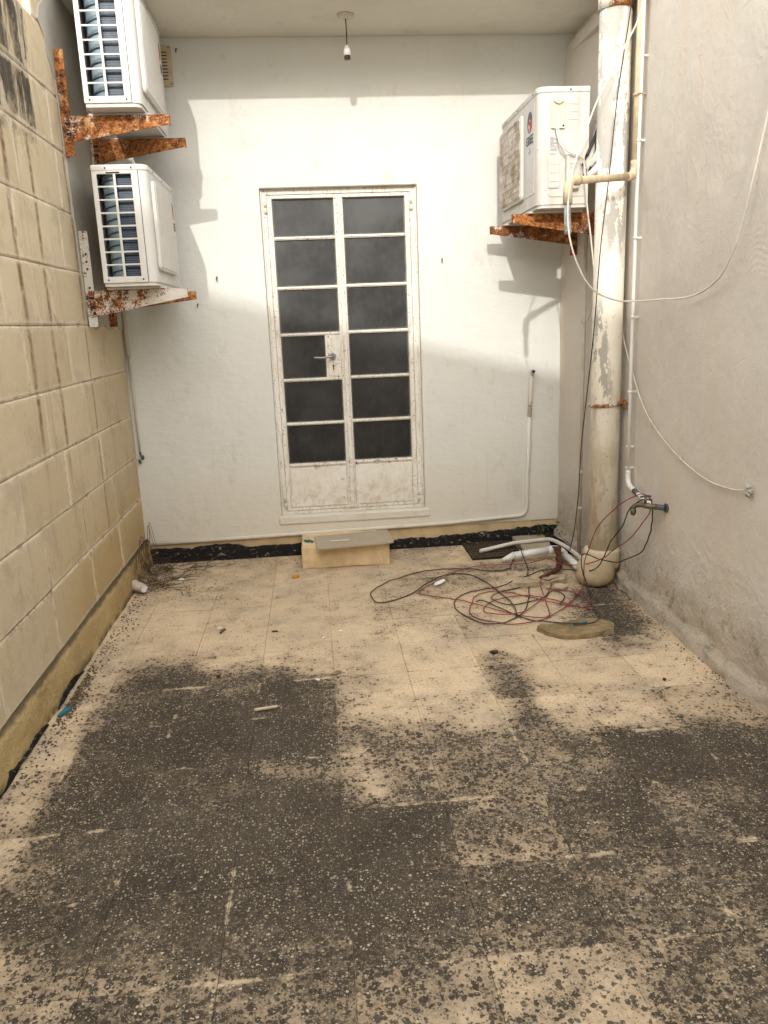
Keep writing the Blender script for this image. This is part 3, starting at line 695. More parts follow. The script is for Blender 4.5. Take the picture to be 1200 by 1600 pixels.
# ---------------------------------------------------------------- metal double door
door = thing('metal_door', 'old white painted double metal door with dark frosted panes', 'door', (0,0.05,DZ0))
YD = 0.042
bm = BM()
for xa, xb, za, zb in ((DX0+0.001,-0.428,DZ0+0.001,DZ1-0.001),(0.424,DX1-0.001,DZ0+0.001,DZ1-0.001),(-0.428,0.424,2.2005,DZ1-0.001),(-0.428,0.424,DZ0+0.001,0.281)):
    box(bm, xa, xb, YD, YD+0.045, za, zb)
for xa, xb in ((DX0+0.001,DX0+0.010),(DX1-0.010,DX1-0.001)): box(bm, xa, xb, YD-0.012, YD-0.0005, DZ0+0.003, DZ1-0.003)
obj('door_frame', bm, MT['door'], door, bevel=0.0015)
YF = YD+0.006
def hinge(parent, x, z):
    bm = BM(); tube(bm, [(x,YD-0.010,z-0.034),(x,YD-0.010,z-0.002)], 0.0085, 10); tube(bm, [(x,YD-0.010,z+0.002),(x,YD-0.010,z+0.030),(x,YD-0.010,z+0.036)], [0.0085,0.0085,0.004], 10)
    box(bm, x-0.012, x+0.012, YD-0.004, YD+0.005, z-0.03, z+0.03)
    obj('hinge', bm, MT['door'], parent)
def leaf(x0, x1, bars, lock):
    lf = bpy.data.objects.new('door_leaf', None); COL.objects.link(lf); lf.parent = door; WL[lf.name] = WL[door.name]; lf.empty_display_size = 0.05
    xo, xi = (x0, x1)
    gl0, gl1 = (x0+0.030, x1-0.026) if lock else (x0+0.026, x1-0.030)
    bm = BM()
    zb, zt = 0.284, 2.198
    box(bm, x0, gl0, YF, YF+0.035, zb, zt); box(bm, gl1, x1, YF, YF+0.035, zb, zt)
    box(bm, gl0, gl1, YF, YF+0.035, 2.178, zt); box(bm, gl0, gl1, YF, YF+0.035, zb, 0.302)
    # raised inner lip of the rolled section
    box(bm, gl0-0.006, gl0-0.0005, YF-0.006, YF-0.0005, 0.30, 2.184); box(bm, gl1+0.0005, gl1+0.006, YF-0.006, YF-0.0005, 0.30, 2.184)
    box(bm, gl0, gl1, YF-0.006, YF-0.0005, 2.1785, 2.184)
    if not lock: box(bm, x0-0.010, x0+0.012, YF-0.014, YF-0.0062, zb+0.002, zt-0.002)
    obj('stile', bm, MT['door'], lf, bevel=0.0015)
    bm = BM(); box(bm, gl0, gl1, YF+0.007, YF+0.022, 0.3025, 0.570); obj('kick_panel', bm, MT['panel'], lf)
    bm = BM(); box(bm, gl0+0.004, gl1-0.004, YF+0.001, YF+0.0065, 0.308, 0.562)
    obj('panel_sheet', bm, MT['panel'], lf, bevel=0.001)
    zs = [2.178]+bars
    for i, z in enumerate(bars):
        bm = BM(); hh = 0.009 if i < len(bars)-1 else 0.011
        box(bm, gl0, gl1, YF+0.002, YF+0.03, z-hh, z+hh); box(bm, gl0+0.001, gl1-0.001, YF-0.005, YF+0.0015, z-0.003, z+0.003)
        obj('glazing_bar', bm, MT['door'], lf, bevel=0.001)
    for i in range(len(bars)):
        a = zs[i]-(0.009 if i else 0.0); b = bars[i]+(0.009 if i < len(bars)-1 else 0.011)
        g1 = gl1
        if lock and i == 3: g1 = -0.126
        bm = BM(); le = bm.verts.layers.float.new('edge'); pv = {}
        px = [gl0+0.0005, gl0+0.016, g1-0.016, g1-0.0005]; pz = [b+0.0005, b+0.016, a-0.016, a-0.0005]
        for yy in (0, 1):
            for u in range(4):
                for w in range(4):
                    q = bm.verts.new((px[u], YF+0.018+0.005*yy, pz[w])); q[le] = 1.0 if u in (0,3) or w in (0,3) else 0.0; pv[yy,u,w] = q
        for u in range(3):
            for w in range(3):
                bm.faces.new((pv[0,u,w], pv[0,u+1,w], pv[0,u+1,w+1], pv[0,u,w+1])); bm.faces.new((pv[1,u,w], pv[1,u,w+1], pv[1,u+1,w+1], pv[1,u+1,w]))
        for u in range(3):
            for w in (0, 3): bm.faces.new((pv[0,u,w], pv[0,u+1,w], pv[1,u+1,w], pv[1,u,w])); bm.faces.new((pv[0,w,u], pv[0,w,u+1], pv[1,w,u+1], pv[1,w,u]))
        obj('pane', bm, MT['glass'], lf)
    # putty round the panes
    if lock:
        bm = BM(); box(bm, -0.126, gl1-0.0005, YF-0.001, YF+0.028, bars[3]+0.0095, bars[2]-0.0095)
        obj('lock_box', bm, MT['door'], lf, bevel=0.002)
        bm = BM(); box(bm, -0.112, -0.052, YF-0.004, YF-0.0012, 1.135, 1.225); obj('keyhole_plate', bm, MT['door'], lf, bevel=0.001)
        bm = BM(); tube(bm, [(-0.083,YF-0.0045,1.196),(-0.083,YF-0.0038,1.196)], 0.0065, 10); box(bm, -0.0862, -0.0798, YF-0.0047, YF-0.0041, 1.172, 1.194); obj('keyhole', bm, MT['dark'], lf)
        bm = BM()
        tube(bm, [(-0.083,YF-0.001,1.252),(-0.083,YF-0.008,1.252)], 0.021, 16)
        tube(bm, [(-0.083,YF-0.006,1.252),(-0.083,YF-0.045,1.252)], 0.008, 10)
        tube(bm, crom([(-0.081,YF-0.040,1.253),(-0.105,YF-0.045,1.252),(-0.150,YF-0.043,1.248),(-0.200,YF-0.034,1.251)], 5), [0.009]*6+[0.0075]*10, 10)
        obj('lever_handle', bm, MT['steel'], lf)
        for xx, zz in ((-0.105,1.372),(-0.055,1.128),(-0.055,0.475),(-0.068,0.475),(-0.055,0.355),(-0.068,0.355)):
            bm = BM(); tube(bm, [(xx,YF-0.004 if zz > 1 else YF+0.0005,zz),(xx,YF+0.001,zz)], 0.0035, 8); obj('screw', bm, MT['dark'], lf)
    for z in (2.13, 0.345): hinge(lf, x0-0.008 if lock else x1+0.008, z)
leaf(-0.4265, -0.0065, [1.955, 1.668, 1.392, 1.116, 0.843, 0.578], True)
leaf(-0.0045, 0.4225, [1.958, 1.672, 1.396, 1.120, 0.847, 0.582], False)
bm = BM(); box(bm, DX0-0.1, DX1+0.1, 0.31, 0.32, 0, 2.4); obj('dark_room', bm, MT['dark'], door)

# ---------------------------------------------------------------- air-conditioner outdoor units
AW, AD, AH = 0.77, 0.255, 0.535
def plan(x0, x1, y0, y1, r, n=6):
    p = [(x0, y1)]
    p += [(x0+r-r*math.cos(t*math.pi/2/n), y0+r-r*math.sin(t*math.pi/2/n)) for t in range(n+1)]
    p += [(x1-r+r*math.sin(t*math.pi/2/n), y0+r-r*math.cos(t*math.pi/2/n)) for t in range(n+1)]
    p += [(x1, y1)]; return p
def text_mesh(name, body, size, m, parent, M4, extrude=0.0006):
    cu = bpy.data.curves.new(name, 'FONT'); cu.body = body; cu.size = size; cu.extrude = extrude; cu.align_x = 'CENTER'; cu.align_y = 'CENTER'
    cu.space_character = 0.92; cu.offset = size*0.018
    t = bpy.data.objects.new(name+'_curve', cu); COL.objects.link(t)
    me = bpy.data.meshes.new_from_object(t.evaluated_get(bpy.context.evaluated_depsgraph_get()))
    bpy.data.objects.remove(t); bpy.data.curves.remove(cu)
    me.transform(M4); me.name = name; me.materials.clear(); me.materials.append(m)
    o = bpy.data.objects.new(name, me); COL.objects.link(o); o.parent = parent; return o
def air_conditioner(label, loc, rz, casing, guard, valves):
    t = thing('air_conditioner', label, 'air conditioner', loc, rz, 'outdoor air conditioner units on rusty brackets')
    mc, mg = MT[casing], MT[guard]
    hw = AW/2; zc = AH-0.028
    L = lambda n, bm, m, p=t, **k: obj(n, bm, m, p, world=False, **k)
    # shell: front, rounded corners, right side, back (left side is the grille)
    bm = BM()
    pl = plan(-hw, hw, 0, AD, 0.042)
    a = [bm.verts.new((x,y,0)) for x,y in pl[1:]]+[bm.verts.new((-hw+0.004,AD,0))]; b = [bm.verts.new((v_.co.x,v_.co.y,zc)) for v_ in a]
    for i in range(len(a)-1):
        f = bm.faces.new((a[i],a[i+1],b[i+1],b[i])); f.smooth = 0 < i < len(a)-3
    c = L('casing', bm, mc); so = c.modifiers.new('solid','SOLIDIFY'); so.thickness = 0.002; so.offset = -1
    es = c.modifiers.new('split','EDGE_SPLIT'); es.split_angle = R(35)
    # base pan
    bm = BM(); disc_prism(bm, plan(-hw+0.005, hw-0.005, 0.006, AD-0.004, 0.036), lambda u,v,w: (u,v,w-0.016), 0.020); L('base_pan', bm, mc)
    for sx in (-0.25, 0.25):
        bm = BM(); box(bm, sx-0.025, sx+0.025, -0.012, AD+0.015, -0.026, -0.0165); L('foot', bm, mc, bevel=0.002)
    # lid
    bm = BM(); disc_prism(bm, plan(-hw-0.003, hw+0.003, -0.003, AD+0.003, 0.044), lambda u,v,w: (u,v,zc+w), 0.028)
    lid = L('lid', bm, mc, bevel=0.006)
    for x, y in ((-hw-0.0035,0.07),(-hw-0.0035,0.19),(hw+0.0035,0.16)):
        bm = BM(); s = -1 if x < 0 else 1
        tube(bm, [(x-s*0.001,y,zc+0.012),(x+s*0.001,y,zc+0.012)], 0.0045, 8); L('screw', bm, MT['dark'], lid)
    for x in (-0.25, 0.0, 0.3):
        bm = BM(); tube(bm, [(x,-0.002,zc+0.012),(x,-0.0045,zc+0.012)], 0.0045, 8); L('screw', bm, MT['dark'], lid)
    # side grille: 2 x 8 openings
    yl = [0.0425, AD-0.181, AD-0.109, AD-0.0975, AD-0.0225, AD]
    zl = [0.0]
    for k in range(8): zl += [0.029+k*0.0589, 0.029+k*0.0589+0.0512]
    zl += [zc]
    bm = BM(); vv = {}
    for i, y in enumerate(yl):
        for j, z in enumerate(zl): vv[i,j] = bm.verts.new((-hw, y, z))
    for i in range(len(yl)-1):
        for j in range(len(zl)-1):
            if i in (1,3) and j % 2 == 1: continue
            bm.faces.new((vv[i,j], vv[i+1,j], vv[i+1,j+1], vv[i,j+1]))
    gr = L('side_grille', bm, mc); so = gr.modifiers.new('solid','SOLIDIFY'); so.thickness = 0.006; so.offset = 0
    bv = gr.modifiers.new('bevel','BEVEL'); bv.width = 0.0015; bv.segments = 1; bv.limit_method = 'ANGLE'
    for y, z in ((AD-0.025,0.014),(AD-0.19,0.014)):
        bm = BM(); tube(bm, [(-hw-0.004,y,z),(-hw-0.0005,y,z)], 0.0045, 8); L('screw', bm, MT['dark'], gr)
    bm = BM(); box(bm, -hw-0.0036, -hw-0.0031, AD-0.13, AD-0.065, zc-0.012, zc-0.005); L('vent_slot', bm, MT['dark'], gr)
    bm = BM(); box(bm, -hw-0.0034, -hw+0.001, 0.0405, 0.0425, 0.001, zc-0.001); L('panel_seam', bm, MT['ink'], gr)
    # coil behind the grille: finned face and the pale bend at the back
    bm = BM(); box(bm, -hw+0.024, -hw+0.034, 0.05, AD-0.105, 0.012, zc-0.012); L('coil_face', bm, MT['coil'])
    bm = BM(); rr = 0.085; pa = []
    for i in range(9):
        th = i/8*math.pi/2; pa.append((-hw+0.024+rr*(1-math.cos(th)), AD-0.104+rr*math.sin(th)*0.95))
    va = [bm.verts.new((x,y,0.012)) for x,y in pa]; vb = [bm.verts.new((x,y,zc-0.012)) for x,y in pa]
    for i in range(8):
        f = bm.faces.new((va[i],va[i+1],vb[i+1],vb[i])); f.smooth = True
    cb = L('coil_bend', bm, MT['bend'])
    for k in range(8):
        z = 0.029+k*0.0589+0.033
        bm = BM(); tube(bm, [(x-0.003, y+0.003, z-0.016*(i/8)) for i, (x,y) in enumerate(pa)], 0.0035, 6); L('coil_tube', bm, MT['coil'], cb)
    for k in range(8):
        z = 0.029+k*0.0589+0.040
        bm = BM(); tube(bm, [(-hw+0.022,0.052,z),(-hw+0.022,AD-0.106,z)], 0.0028, 6); L('coil_tube', bm, MT['black'], cb)
    bm = BM(); box(bm, -hw+0.11, -hw+0.115, 0.05, AD-0.01, 0.012, zc-0.012); L('inner_baffle', bm, MT['dark'])
    # fan guard, raised from the front
    bm = BM(); disc_prism(bm, rrect(-hw+0.055, 0.135, 0.055, 0.470, 0.025), lambda u,v,w: (u,-w,v), 0.020)
    L('fan_guard_rim', bm, mc, bevel=0.006)
    bm = BM(); disc_prism(bm, rrect(-hw+0.067, 0.123, 0.067, 0.458, 0.018), lambda u,v,w: (u,-0.0202-w,v), 0.003)
    fg = L('fan_guard', bm, mg, bevel=0.001)
    if valves:
        bm = BM()
        for k in range(12): 
            z = 0.075+k*0.0335; box(bm, -hw+0.069, 0.121, -0.0248, -0.0233, z, z+0.003)
        L('guard_ribs', bm, mg, fg)
    # badge panel
    bm = BM(); disc_prism(bm, rrect(0.165, 0.325, 0.06, 0.485, 0.012), lambda u,v,w: (u,-w,v), 0.002)
    bp = L('badge_panel', bm, MT['silver'] if valves else mc, bevel=0.0008)
    cx, cz = 0.245, 0.405
    def ringpoly(r0, r1, a0, a1, n=22):
        o_ = [(cx+r1*math.cos(R(a0+(a1-a0)*i/n)), cz+r1*math.sin(R(a0+(a1-a0)*i/n))*1.1) for i in range(n+1)]
        i_ = [(cx+r0*math.cos(R(a1+(a0-a1)*i/n)), cz+r0*math.sin(R(a1+(a0-a1)*i/n))*1.1) for i in range(n+1)]
        return o_+i_
    bm = BM(); disc_prism(bm, ringpoly(0.014, 0.046, 12, 190), lambda u,v,w: (u,-0.0022-w,v), 0.0006)
    disc_prism(bm, ringpoly(0.032, 0.046, 190.5, 240), lambda u,v,w: (u,-0.0022-w,v), 0.0006); L('emblem_arc', bm, MT['ink'], bp)
    bm = BM(); disc_prism(bm, [(cx-0.010,cz+0.006),(cx+0.044,cz+0.006),(cx+0.042,cz-0.022),(cx+0.028,cz-0.040),(cx+0.004,cz-0.049),(cx-0.018,cz-0.046),(cx-0.004,cz-0.036),(cx+0.004,cz-0.016),(cx-0.010,cz-0.012)], lambda u,v,w: (u,-0.0022-w,v), 0.0008); L('emblem_red', bm, MT['red'], bp)
    T = Matrix.Translation((cx, -0.0032, 0.322)) @ Matrix.Rotation(math.pi/2, 4, 'X')
    text_mesh('brand_lettering', 'GREE', 0.058, MT['ink'], bp, T)
    bm = BM(); box(bm, cx-0.022, cx+0.022, -0.0028, -0.0022, 0.268, 0.272); box(bm, cx-0.015, cx+0.015, -0.0028, -0.0022, 0.258, 0.2605); box(bm, cx-0.006, cx+0.004, -0.0028, -0.0022, 0.278, 0.288); L('small_print', bm, MT['ink'], bp)
    bm = BM(); box(bm, cx-0.04, cx+0.035, -0.0026, -0.0022, 0.085, 0.150); L('sticker', bm, MT['paper'], bp)
    # valve end
    P = lambda u, v, w: (hw+w, u, v)
    def plate(name, u0, u1, v0, v1, th, m, r=0.008, par=t, w0=0.0005, bev=0.002):
        bm = BM(); disc_prism(bm, rrect(u0,u1,v0,v1,r), lambda u,v,w: (hw+w0+w,u,v), th); return L(name, bm, m, par, bevel=bev)
    vp = plate('end_panel', 0.050, AD-0.012, 0.035, 0.492, 0.003, mc, 0.02)
    hc = plate('handle_cover', 0.062, 0.132, 0.345, 0.480, 0.010, MT['cream'], 0.006, w0=0.0037)
    bm = BM(); bz = [(0.072+0.05*i/8, 0.4655-0.013*math.sin(math.pi*i/8)) for i in range(9)]
    disc_prism(bm, bz+[(0.122,0.4745),(0.072,0.4745)], lambda u,v,w: (hw+0.0139+w,u,v), 0.009); L('grip', bm, MT['cream'], hc, bevel=0.002)
    bm = BM(); disc_prism(bm, [(0.073+0.048*i/8, 0.4655-0.016*math.sin(math.pi*i/8)) for i in range(9)], lambda u,v,w: (hw+0.0137+w,u,v), 0.001); L('grip_hollow', bm, MT['silver'], hc)
    bm = BM(); tube(bm, [(hw+0.0135,0.122,0.357),(hw+0.0145,0.122,0.357)], 0.005, 10); L('screw', bm, MT['dark'], hc)
    for z in (0.386, 0.378):
        bm = BM(); box(bm, hw+0.0135, hw+0.0145, 0.074, 0.120, z, z+0.0015); L('groove', bm, MT['silver'], hc)
    rl = plate('rating_label', 0.055, 0.101, 0.243, 0.316, 0.0005, MT['silver'], 0.001, w0=0.0037, bev=0)
    bm = BM()
    for k in range(9): box(bm, hw+0.0044, hw+0.0047, 0.059, 0.097-0.010*(k % 3), 0.262+k*0.0055, 0.2640+k*0.0055)
    for k in range(10): box(bm, hw+0.0044, hw+0.0047, 0.062+k*0.0032, 0.062+k*0.0032+(0.001 if k % 2 else 0.0018), 0.246, 0.256)
    L('printed_lines', bm, MT['ink'], rl)
    wl = plate('warning_label', 0.053, 0.105, 0.222, 0.240, 0.0005, MT['paper'], 0.001, w0=0.0037, bev=0)
    bm = BM(); box(bm, hw+0.0044, hw+0.0047, 0.056, 0.100, 0.2335, 0.2350); box(bm, hw+0.0044, hw+0.0047, 0.056, 0.085, 0.2280, 0.2295); L('printed_lines', bm, MT['ink'], wl)
    plate('lower_panel', 0.052, 0.108, 0.075, 0.216, 0.005, mc, 0.008, w0=0.0037)
    for z in (0.455, 0.420, 0.385): plate('embossed_ridge', 0.150, 0.195, z, z+0.004, 0.002, mc, 0.0015, w0=0.0037, bev=0)
    for z in (0.185, 0.145, 0.105): plate('embossed_ridge', 0.056, 0.104, z, z+0.003, 0.0015, mc, 0.001, w0=0.0089, bev=0)
    vb_ = plate('valve_cover', 0.135, 0.205, 0.065, 0.228, 0.034, mc, 0.014, w0=0.0037, bev=0.010)
    for z in (0.180, 0.165): plate('embossed_ridge', 0.148, 0.195, z, z+0.003, 0.002, mc, 0.001, w0=0.0380, bev=0)
    return t
HPI = math.pi/2
air_conditioner('upper left air conditioner right under the ceiling, grille side towards the viewer', (-0.925,-0.51,2.474), HPI, 'ac', 'guard', False)
air_conditioner('lower left air conditioner below the other unit, white guard and small red emblem', (-0.938,-0.485,1.682), HPI, 'ac', 'guard', False)
air_conditioner('right hand air conditioner with a dirty brown guard beside the large drainpipe', (0.945,-0.492,1.984), -HPI, 'ac_d', 'guard_d', True)

# ---------------------------------------------------------------- rusty brackets
def bracket(label, x, y, ztop, s, arm_len, root, m_arm, m_up):
    """x: wall face, s: +1 arm runs to +X, -1 to -X; web in the plane y, faces the viewer"""
    t = thing('wall_bracket', label, 'bracket', (x, y, ztop), 0, 'steel brackets carrying the outdoor units')
    th = 0.004
    bm = BM()
    X = lambda a: x+s*a
    def bx(a, b, y0, y1, z0, z1): box(bm, min(X(a),X(b)), max(X(a),X(b)), y0, y1, z0, z1)
    bx(0.001, 0.044, y, y+th, ztop-0.17, ztop+0.29); bx(0.001, 0.005, y+th, y+0.045, ztop-0.17, ztop+0.29)
    up = obj('upright', bm, MT[m_up], t, bevel=0.001)
    for dz in (0.18, 0.145, 0.11, 0.02, -0.03, -0.075, -0.11):
        bm = BM(); tube(bm, [(X(0.024), y-0.006 if dz in (-0.03,-0.075) else y-0.0012, ztop+dz), (X(0.024), y+0.0005, ztop+dz)], 0.008 if dz < 0 else 0.006, 8)
        obj('bolt_hole', bm, MT['dark'], up)
    bm = BM()
    poly = [(0.016,0.0),(arm_len,0.0),(arm_len,-0.040),(0.016,-root)]
    disc_prism(bm, poly, lambda u,v,w: (X(u), y-0.0055+w, ztop+v), 0.004)
    bx(0.016, arm_len, y-0.0055, y+0.036, ztop+0.0003, ztop+0.0045)
    bx(arm_len-0.004, arm_len, y-0.0012, y+0.030, ztop-0.0398, ztop-0.0002)
    ar = obj('arm', bm, MT[m_arm], t, bevel=0.001)
    for u, v in ((0.035,-0.03),(0.035,-0.075),(0.035,-0.105)):
        if -v > root-0.012: continue
        bm = BM(); tube(bm, [(X(u), y-0.0065, ztop+v),(X(u), y-0.0053, ztop+v)], 0.0085, 8); obj('bolt_hole', bm, MT['dark'], ar)
bracket('rusty bracket in front under the upper left unit with a white painted root', XL+0.009, -0.795, 2.441, 1, 0.50, 0.115, 'rust_part', 'rust')
bracket('rusty bracket behind, directly above the lid of the lower left unit', XL+0.009, -0.30, 2.442, 1, 0.50, 0.12, 'rust', 'rust_mid')
bracket('white painted rust speckled bracket in front under the lower left unit', XL+0.009, -0.745, 1.650, 1, 0.50, 0.125, 'rust_half', 'rust_low')
bracket('dark rusty bracket behind, under the far end of the lower left unit', XL+0.009, -0.33, 1.650, 1, 0.485, 0.09, 'rust', 'rust')
bracket('rusty bracket in front under the right hand unit, behind the drain spout', 1.392, -0.735, 1.956, -1, 0.535, 0.125, 'rust', 'rust_mid')
bracket('rusty bracket behind, under the far end of the right hand unit', 1.372, -0.22, 1.956, -1, 0.515, 0.115, 'rust', 'rust')

# refrigerant lines bundled behind the right hand unit
t = thing('refrigerant_lines', 'bundle of white insulated refrigerant tubes behind the right hand unit', 'pipe', (1.27,-0.8,2.2))
for pts, r, m in (([(1.215,-0.86,2.16),(1.255,-0.90,2.24),(1.285,-0.86,2.33),(1.34,-0.70,2.36)], 0.016, 'pvc_d'), ([(1.20,-0.885,2.11),(1.245,-0.915,2.16),(1.29,-0.85,2.24),(1.35,-0.72,2.30)], 0.017, 'pvc'),
                  ([(1.19,-0.87,2.14),(1.235,-0.84,2.25),(1.27,-0.80,2.36),(1.34,-0.62,2.40)], 0.013, 'pvc_d'), ([(1.185,-0.89,2.20),(1.24,-0.86,2.30),(1.30,-0.76,2.40),(1.36,-0.6,2.44)], 0.008, 'black')):
    bm = BM(); tube(bm, crom(pts, 6), r, 9); obj('insulated_tube', bm, MT[m], t)
    bm = BM(); p0, p1 = Vector(pts[0]), Vector(pts[1]); d = (p0-p1).normalized(); tube(bm, [p0, p0+d*0.05], r*0.6, 8); obj('tube_end', bm, MT['black'], t)

# ---------------------------------------------------------------- large drainpipe
t = thing('drainpipe', 'large cream drainpipe with peeling paint standing in the right corner', 'pipe', (1.312,-0.905,0))
PX, PY, PR = 1.308, -0.905, 0.076
bm = BM(); tube(bm, [(PX+0.005,PY,0.16),(PX,PY,1.4),(PX,PY,2.855)], PR, 28); obj('pipe', bm, MT['pipe'], t)
bm = BM(); tube(bm, [(PX,PY,2.83),(PX,PY,2.90)], PR+0.006, 28); obj('rust_band', bm, MT['rust_mid'], t)
bm = BM(); tube(bm, [(PX,PY,2.901),(PX,PY,2.91),(PX,PY,3.0),(PX,PY,3.4)], [PR+0.004,PR+0.016,PR+0.016,PR+0.012], 28); obj('upper_socket', bm, MT['tan'], t)
bm = BM(); tube(bm, [(PX+0.004,PY,0.185),(PX+0.004,PY,0.198),(PX+0.004,PY,0.2),(PX+0.003,PY,0.09)][::-1][:1]+[(PX+0.003,PY,0.10),(PX+0.004,PY,0.115),(PX+0.004,PY,0.19),(PX+0.004,PY,0.20)], [0.085,0.092,0.098,0.098,0.088], 28); obj('collar', bm, MT['pipe'], t)
bm = BM(); tube(bm, [(PX,PY,0.16),(PX-0.004,PY-0.004,0.135),(PX-0.016,PY-0.012,0.118),(PX-0.030,PY-0.020,0.095),(PX-0.042,PY-0.026,0.070),(PX-0.050,PY-0.030,0.045),(PX-0.054,PY-0.032,0.022),(PX-0.055,PY-0.032,0.008),(PX-0.055,PY-0.032,0.002)], [0.074,0.082,0.093,0.101,0.104,0.099,0.085,0.062,0.03], 28)
obj('shoe_bend', bm, MT['pipe'], t)
bm = BM()
tube(bm, [(PX+PR*1.07*math.cos(a), PY+PR*1.07*math.sin(a), 0.985+0.004*math.cos(a)) for a in [R(-200+i*220/24) for i in range(25)]], 0.0085, 7)
tube(bm, [(PX+0.06,PY-0.055,0.99),(1.395,PY-0.08,0.995)], 0.009, 7); box(bm, 1.372, 1.381, PY-0.095, PY-0.055, 0.975, 1.02)
obj('clamp', bm, MT['rust_mid'], t)

# slim beige drain tube in the corner behind it
t = thing('drain_tube', 'slim beige tube standing in the corner left of the large drainpipe', 'pipe', (1.35,-0.44,0))
bm = BM(); tube(bm, [(1.345,-0.43,0.0),(1.347,-0.43,1.2),(1.350,-0.43,1.93)], 0.0115, 10); obj('tube', bm, MT['beige'], t)
for z in (0.30, 0.52, 1.4):
    bm = BM(); tube(bm, [(1.346,-0.43,z),(1.346,-0.43,z+0.02)], 0.0145, 10); obj('clip', bm, MT['beige'], t)

# tan overflow pipe: down the wall, across, and down
t = thing('overflow_pipe', 'tan painted pipe with an elbow crossing in front of the large drainpipe', 'pipe', (1.36,-1.06,2.1))
B = Vector((1.362,-1.062,2.075)); A = Vector((0.935,-1.385,2.012)); r = 0.0165
d = (A-B).normalized(); e1 = B+Vector((0,0,0.05)); e2 = B+d*0.05
bm = BM(); tube(bm, [(1.366,-1.068,3.3), (1.364,-1.065,2.5), e1], r, 12); obj('riser', bm, MT['tan'], t)
bm = BM(); q = [e1+Vector((0,0,0.02))]+[((1-s)**2)*e1+2*s*(1-s)*B+s*s*e2 for s in [i/7 for i in range(8)]]+[e2+d*0.02]; tube(bm, q, [0.0205]+[0.0195]*8+[0.0205], 12); obj('elbow', bm, MT['tan'], t)
f1 = A-d*0.045; f2 = A+Vector((0,0,-0.045))
bm = BM(); tube(bm, [e2, f1], r, 12); obj('cross_pipe', bm, MT['tan'], t)
bm = BM(); q = [f1-d*0.035, f1-d*0.033, f1-d*0.010]+[((1-s)**2)*f1+2*s*(1-s)*A+s*s*f2 for s in [i/7 for i in range(8)]]+[f2+Vector((0,0,-0.05))]; tube(bm, q, [0.018,0.023,0.0225]+[0.020]*8+[0.0205], 12); obj('elbow', bm, MT['tan'], t)
bm = BM(); tube(bm, [f2+Vector((0,0,-0.045)), f2+Vector((0.0,0,-0.10)), f2+Vector((0.002,0,-0.155)), f2+Vector((0.002,0,-0.156)), f2+Vector((0.002,0,-0.175))], [0.0150,0.0150,0.0150,0.0165,0.0165], 12); obj('spout', bm, MT['galv'], t)
bm = BM(); tube(bm, [(1.40,-1.07,2.43),(1.335,-1.085,2.425)], 0.006, 6); tube(bm, [(1.364+0.021*math.cos(a),-1.067+0.021*math.sin(a),2.43) for a in [i/12*2*math.pi for i in range(13)]], 0.004, 6, caps=False); obj('holder', bm, MT['tan'], t)

# white water pipe and its clips
t = thing('water_pipe', 'thin white plastic water pipe running down the right wall to the tap', 'pipe', (1.385,-1.08,0.6))
WX = 1.372
bm = BM(); tube(bm, [(WX,-1.085,3.3),(WX,-1.072,1.9),(WX,-1.075,1.2),(WX,-1.085,0.63)], 0.0085, 10); obj('tube', bm, MT['pvc'], t)
for z in (2.589, 2.23, 1.796, 1.426, 1.06, 0.783, 0.673):
    yy = -1.075
    bm = BM(); tube(bm, [(WX,yy,z-0.005),(WX,yy,z+0.005)], 0.0125, 10); box(bm, WX, 1.402, yy-0.006, yy+0.006, z-0.005, z+0.005); obj('clip', bm, MT['pvc'], t)
bm = BM(); tube(bm, crom([(WX,-1.085,0.66),(WX,-1.087,0.615),(WX,-1.11,0.585),(WX,-1.17,0.572)], 4), 0.0135, 10); obj('elbow', bm, MT['pvc'], t)
bm = BM(); tube(bm, [(WX,-1.16,0.574),(WX,-1.24,0.560),(WX,-1.40,0.545)], 0.0105, 10); obj('branch', bm, MT['pvc'], t)
t = thing('tap', 'old brass garden tap on the right wall with cables hung over it', 'tap', (1.37,-1.42,0.55))
bm = BM(); tube(bm, [(1.405,-1.485,0.552),(1.394,-1.485,0.552)], 0.022, 14); tube(bm, [(1.394,-1.485,0.552),(1.36,-1.45,0.553)], 0.0135, 12); tube(bm, [(1.372,-1.17,0.571),(1.370,-1.22,0.562)], 0.0135, 10); obj('wall_flange', bm, MT['iron'], t)
bm = BM(); tube(bm, crom([(1.362,-1.455,0.553),(1.335,-1.43,0.553),(1.305,-1.40,0.553),(1.288,-1.385,0.545),(1.282,-1.382,0.525)], 5), [0.014]*8+[0.012]*13, 10); tube(bm, [(1.282,-1.382,0.532),(1.282,-1.382,0.518),(1.282,-1.382,0.500)], [0.013,0.015,0.010], 10); obj('body', bm, MT['brass'], t)
bm = BM(); tube(bm, [(1.325,-1.42,0.56),(1.325,-1.42,0.595)], 0.007, 8); box(bm, 1.300, 1.350, -1.425, -1.415, 0.594, 0.602); obj('handle', bm, MT['brass'], t)

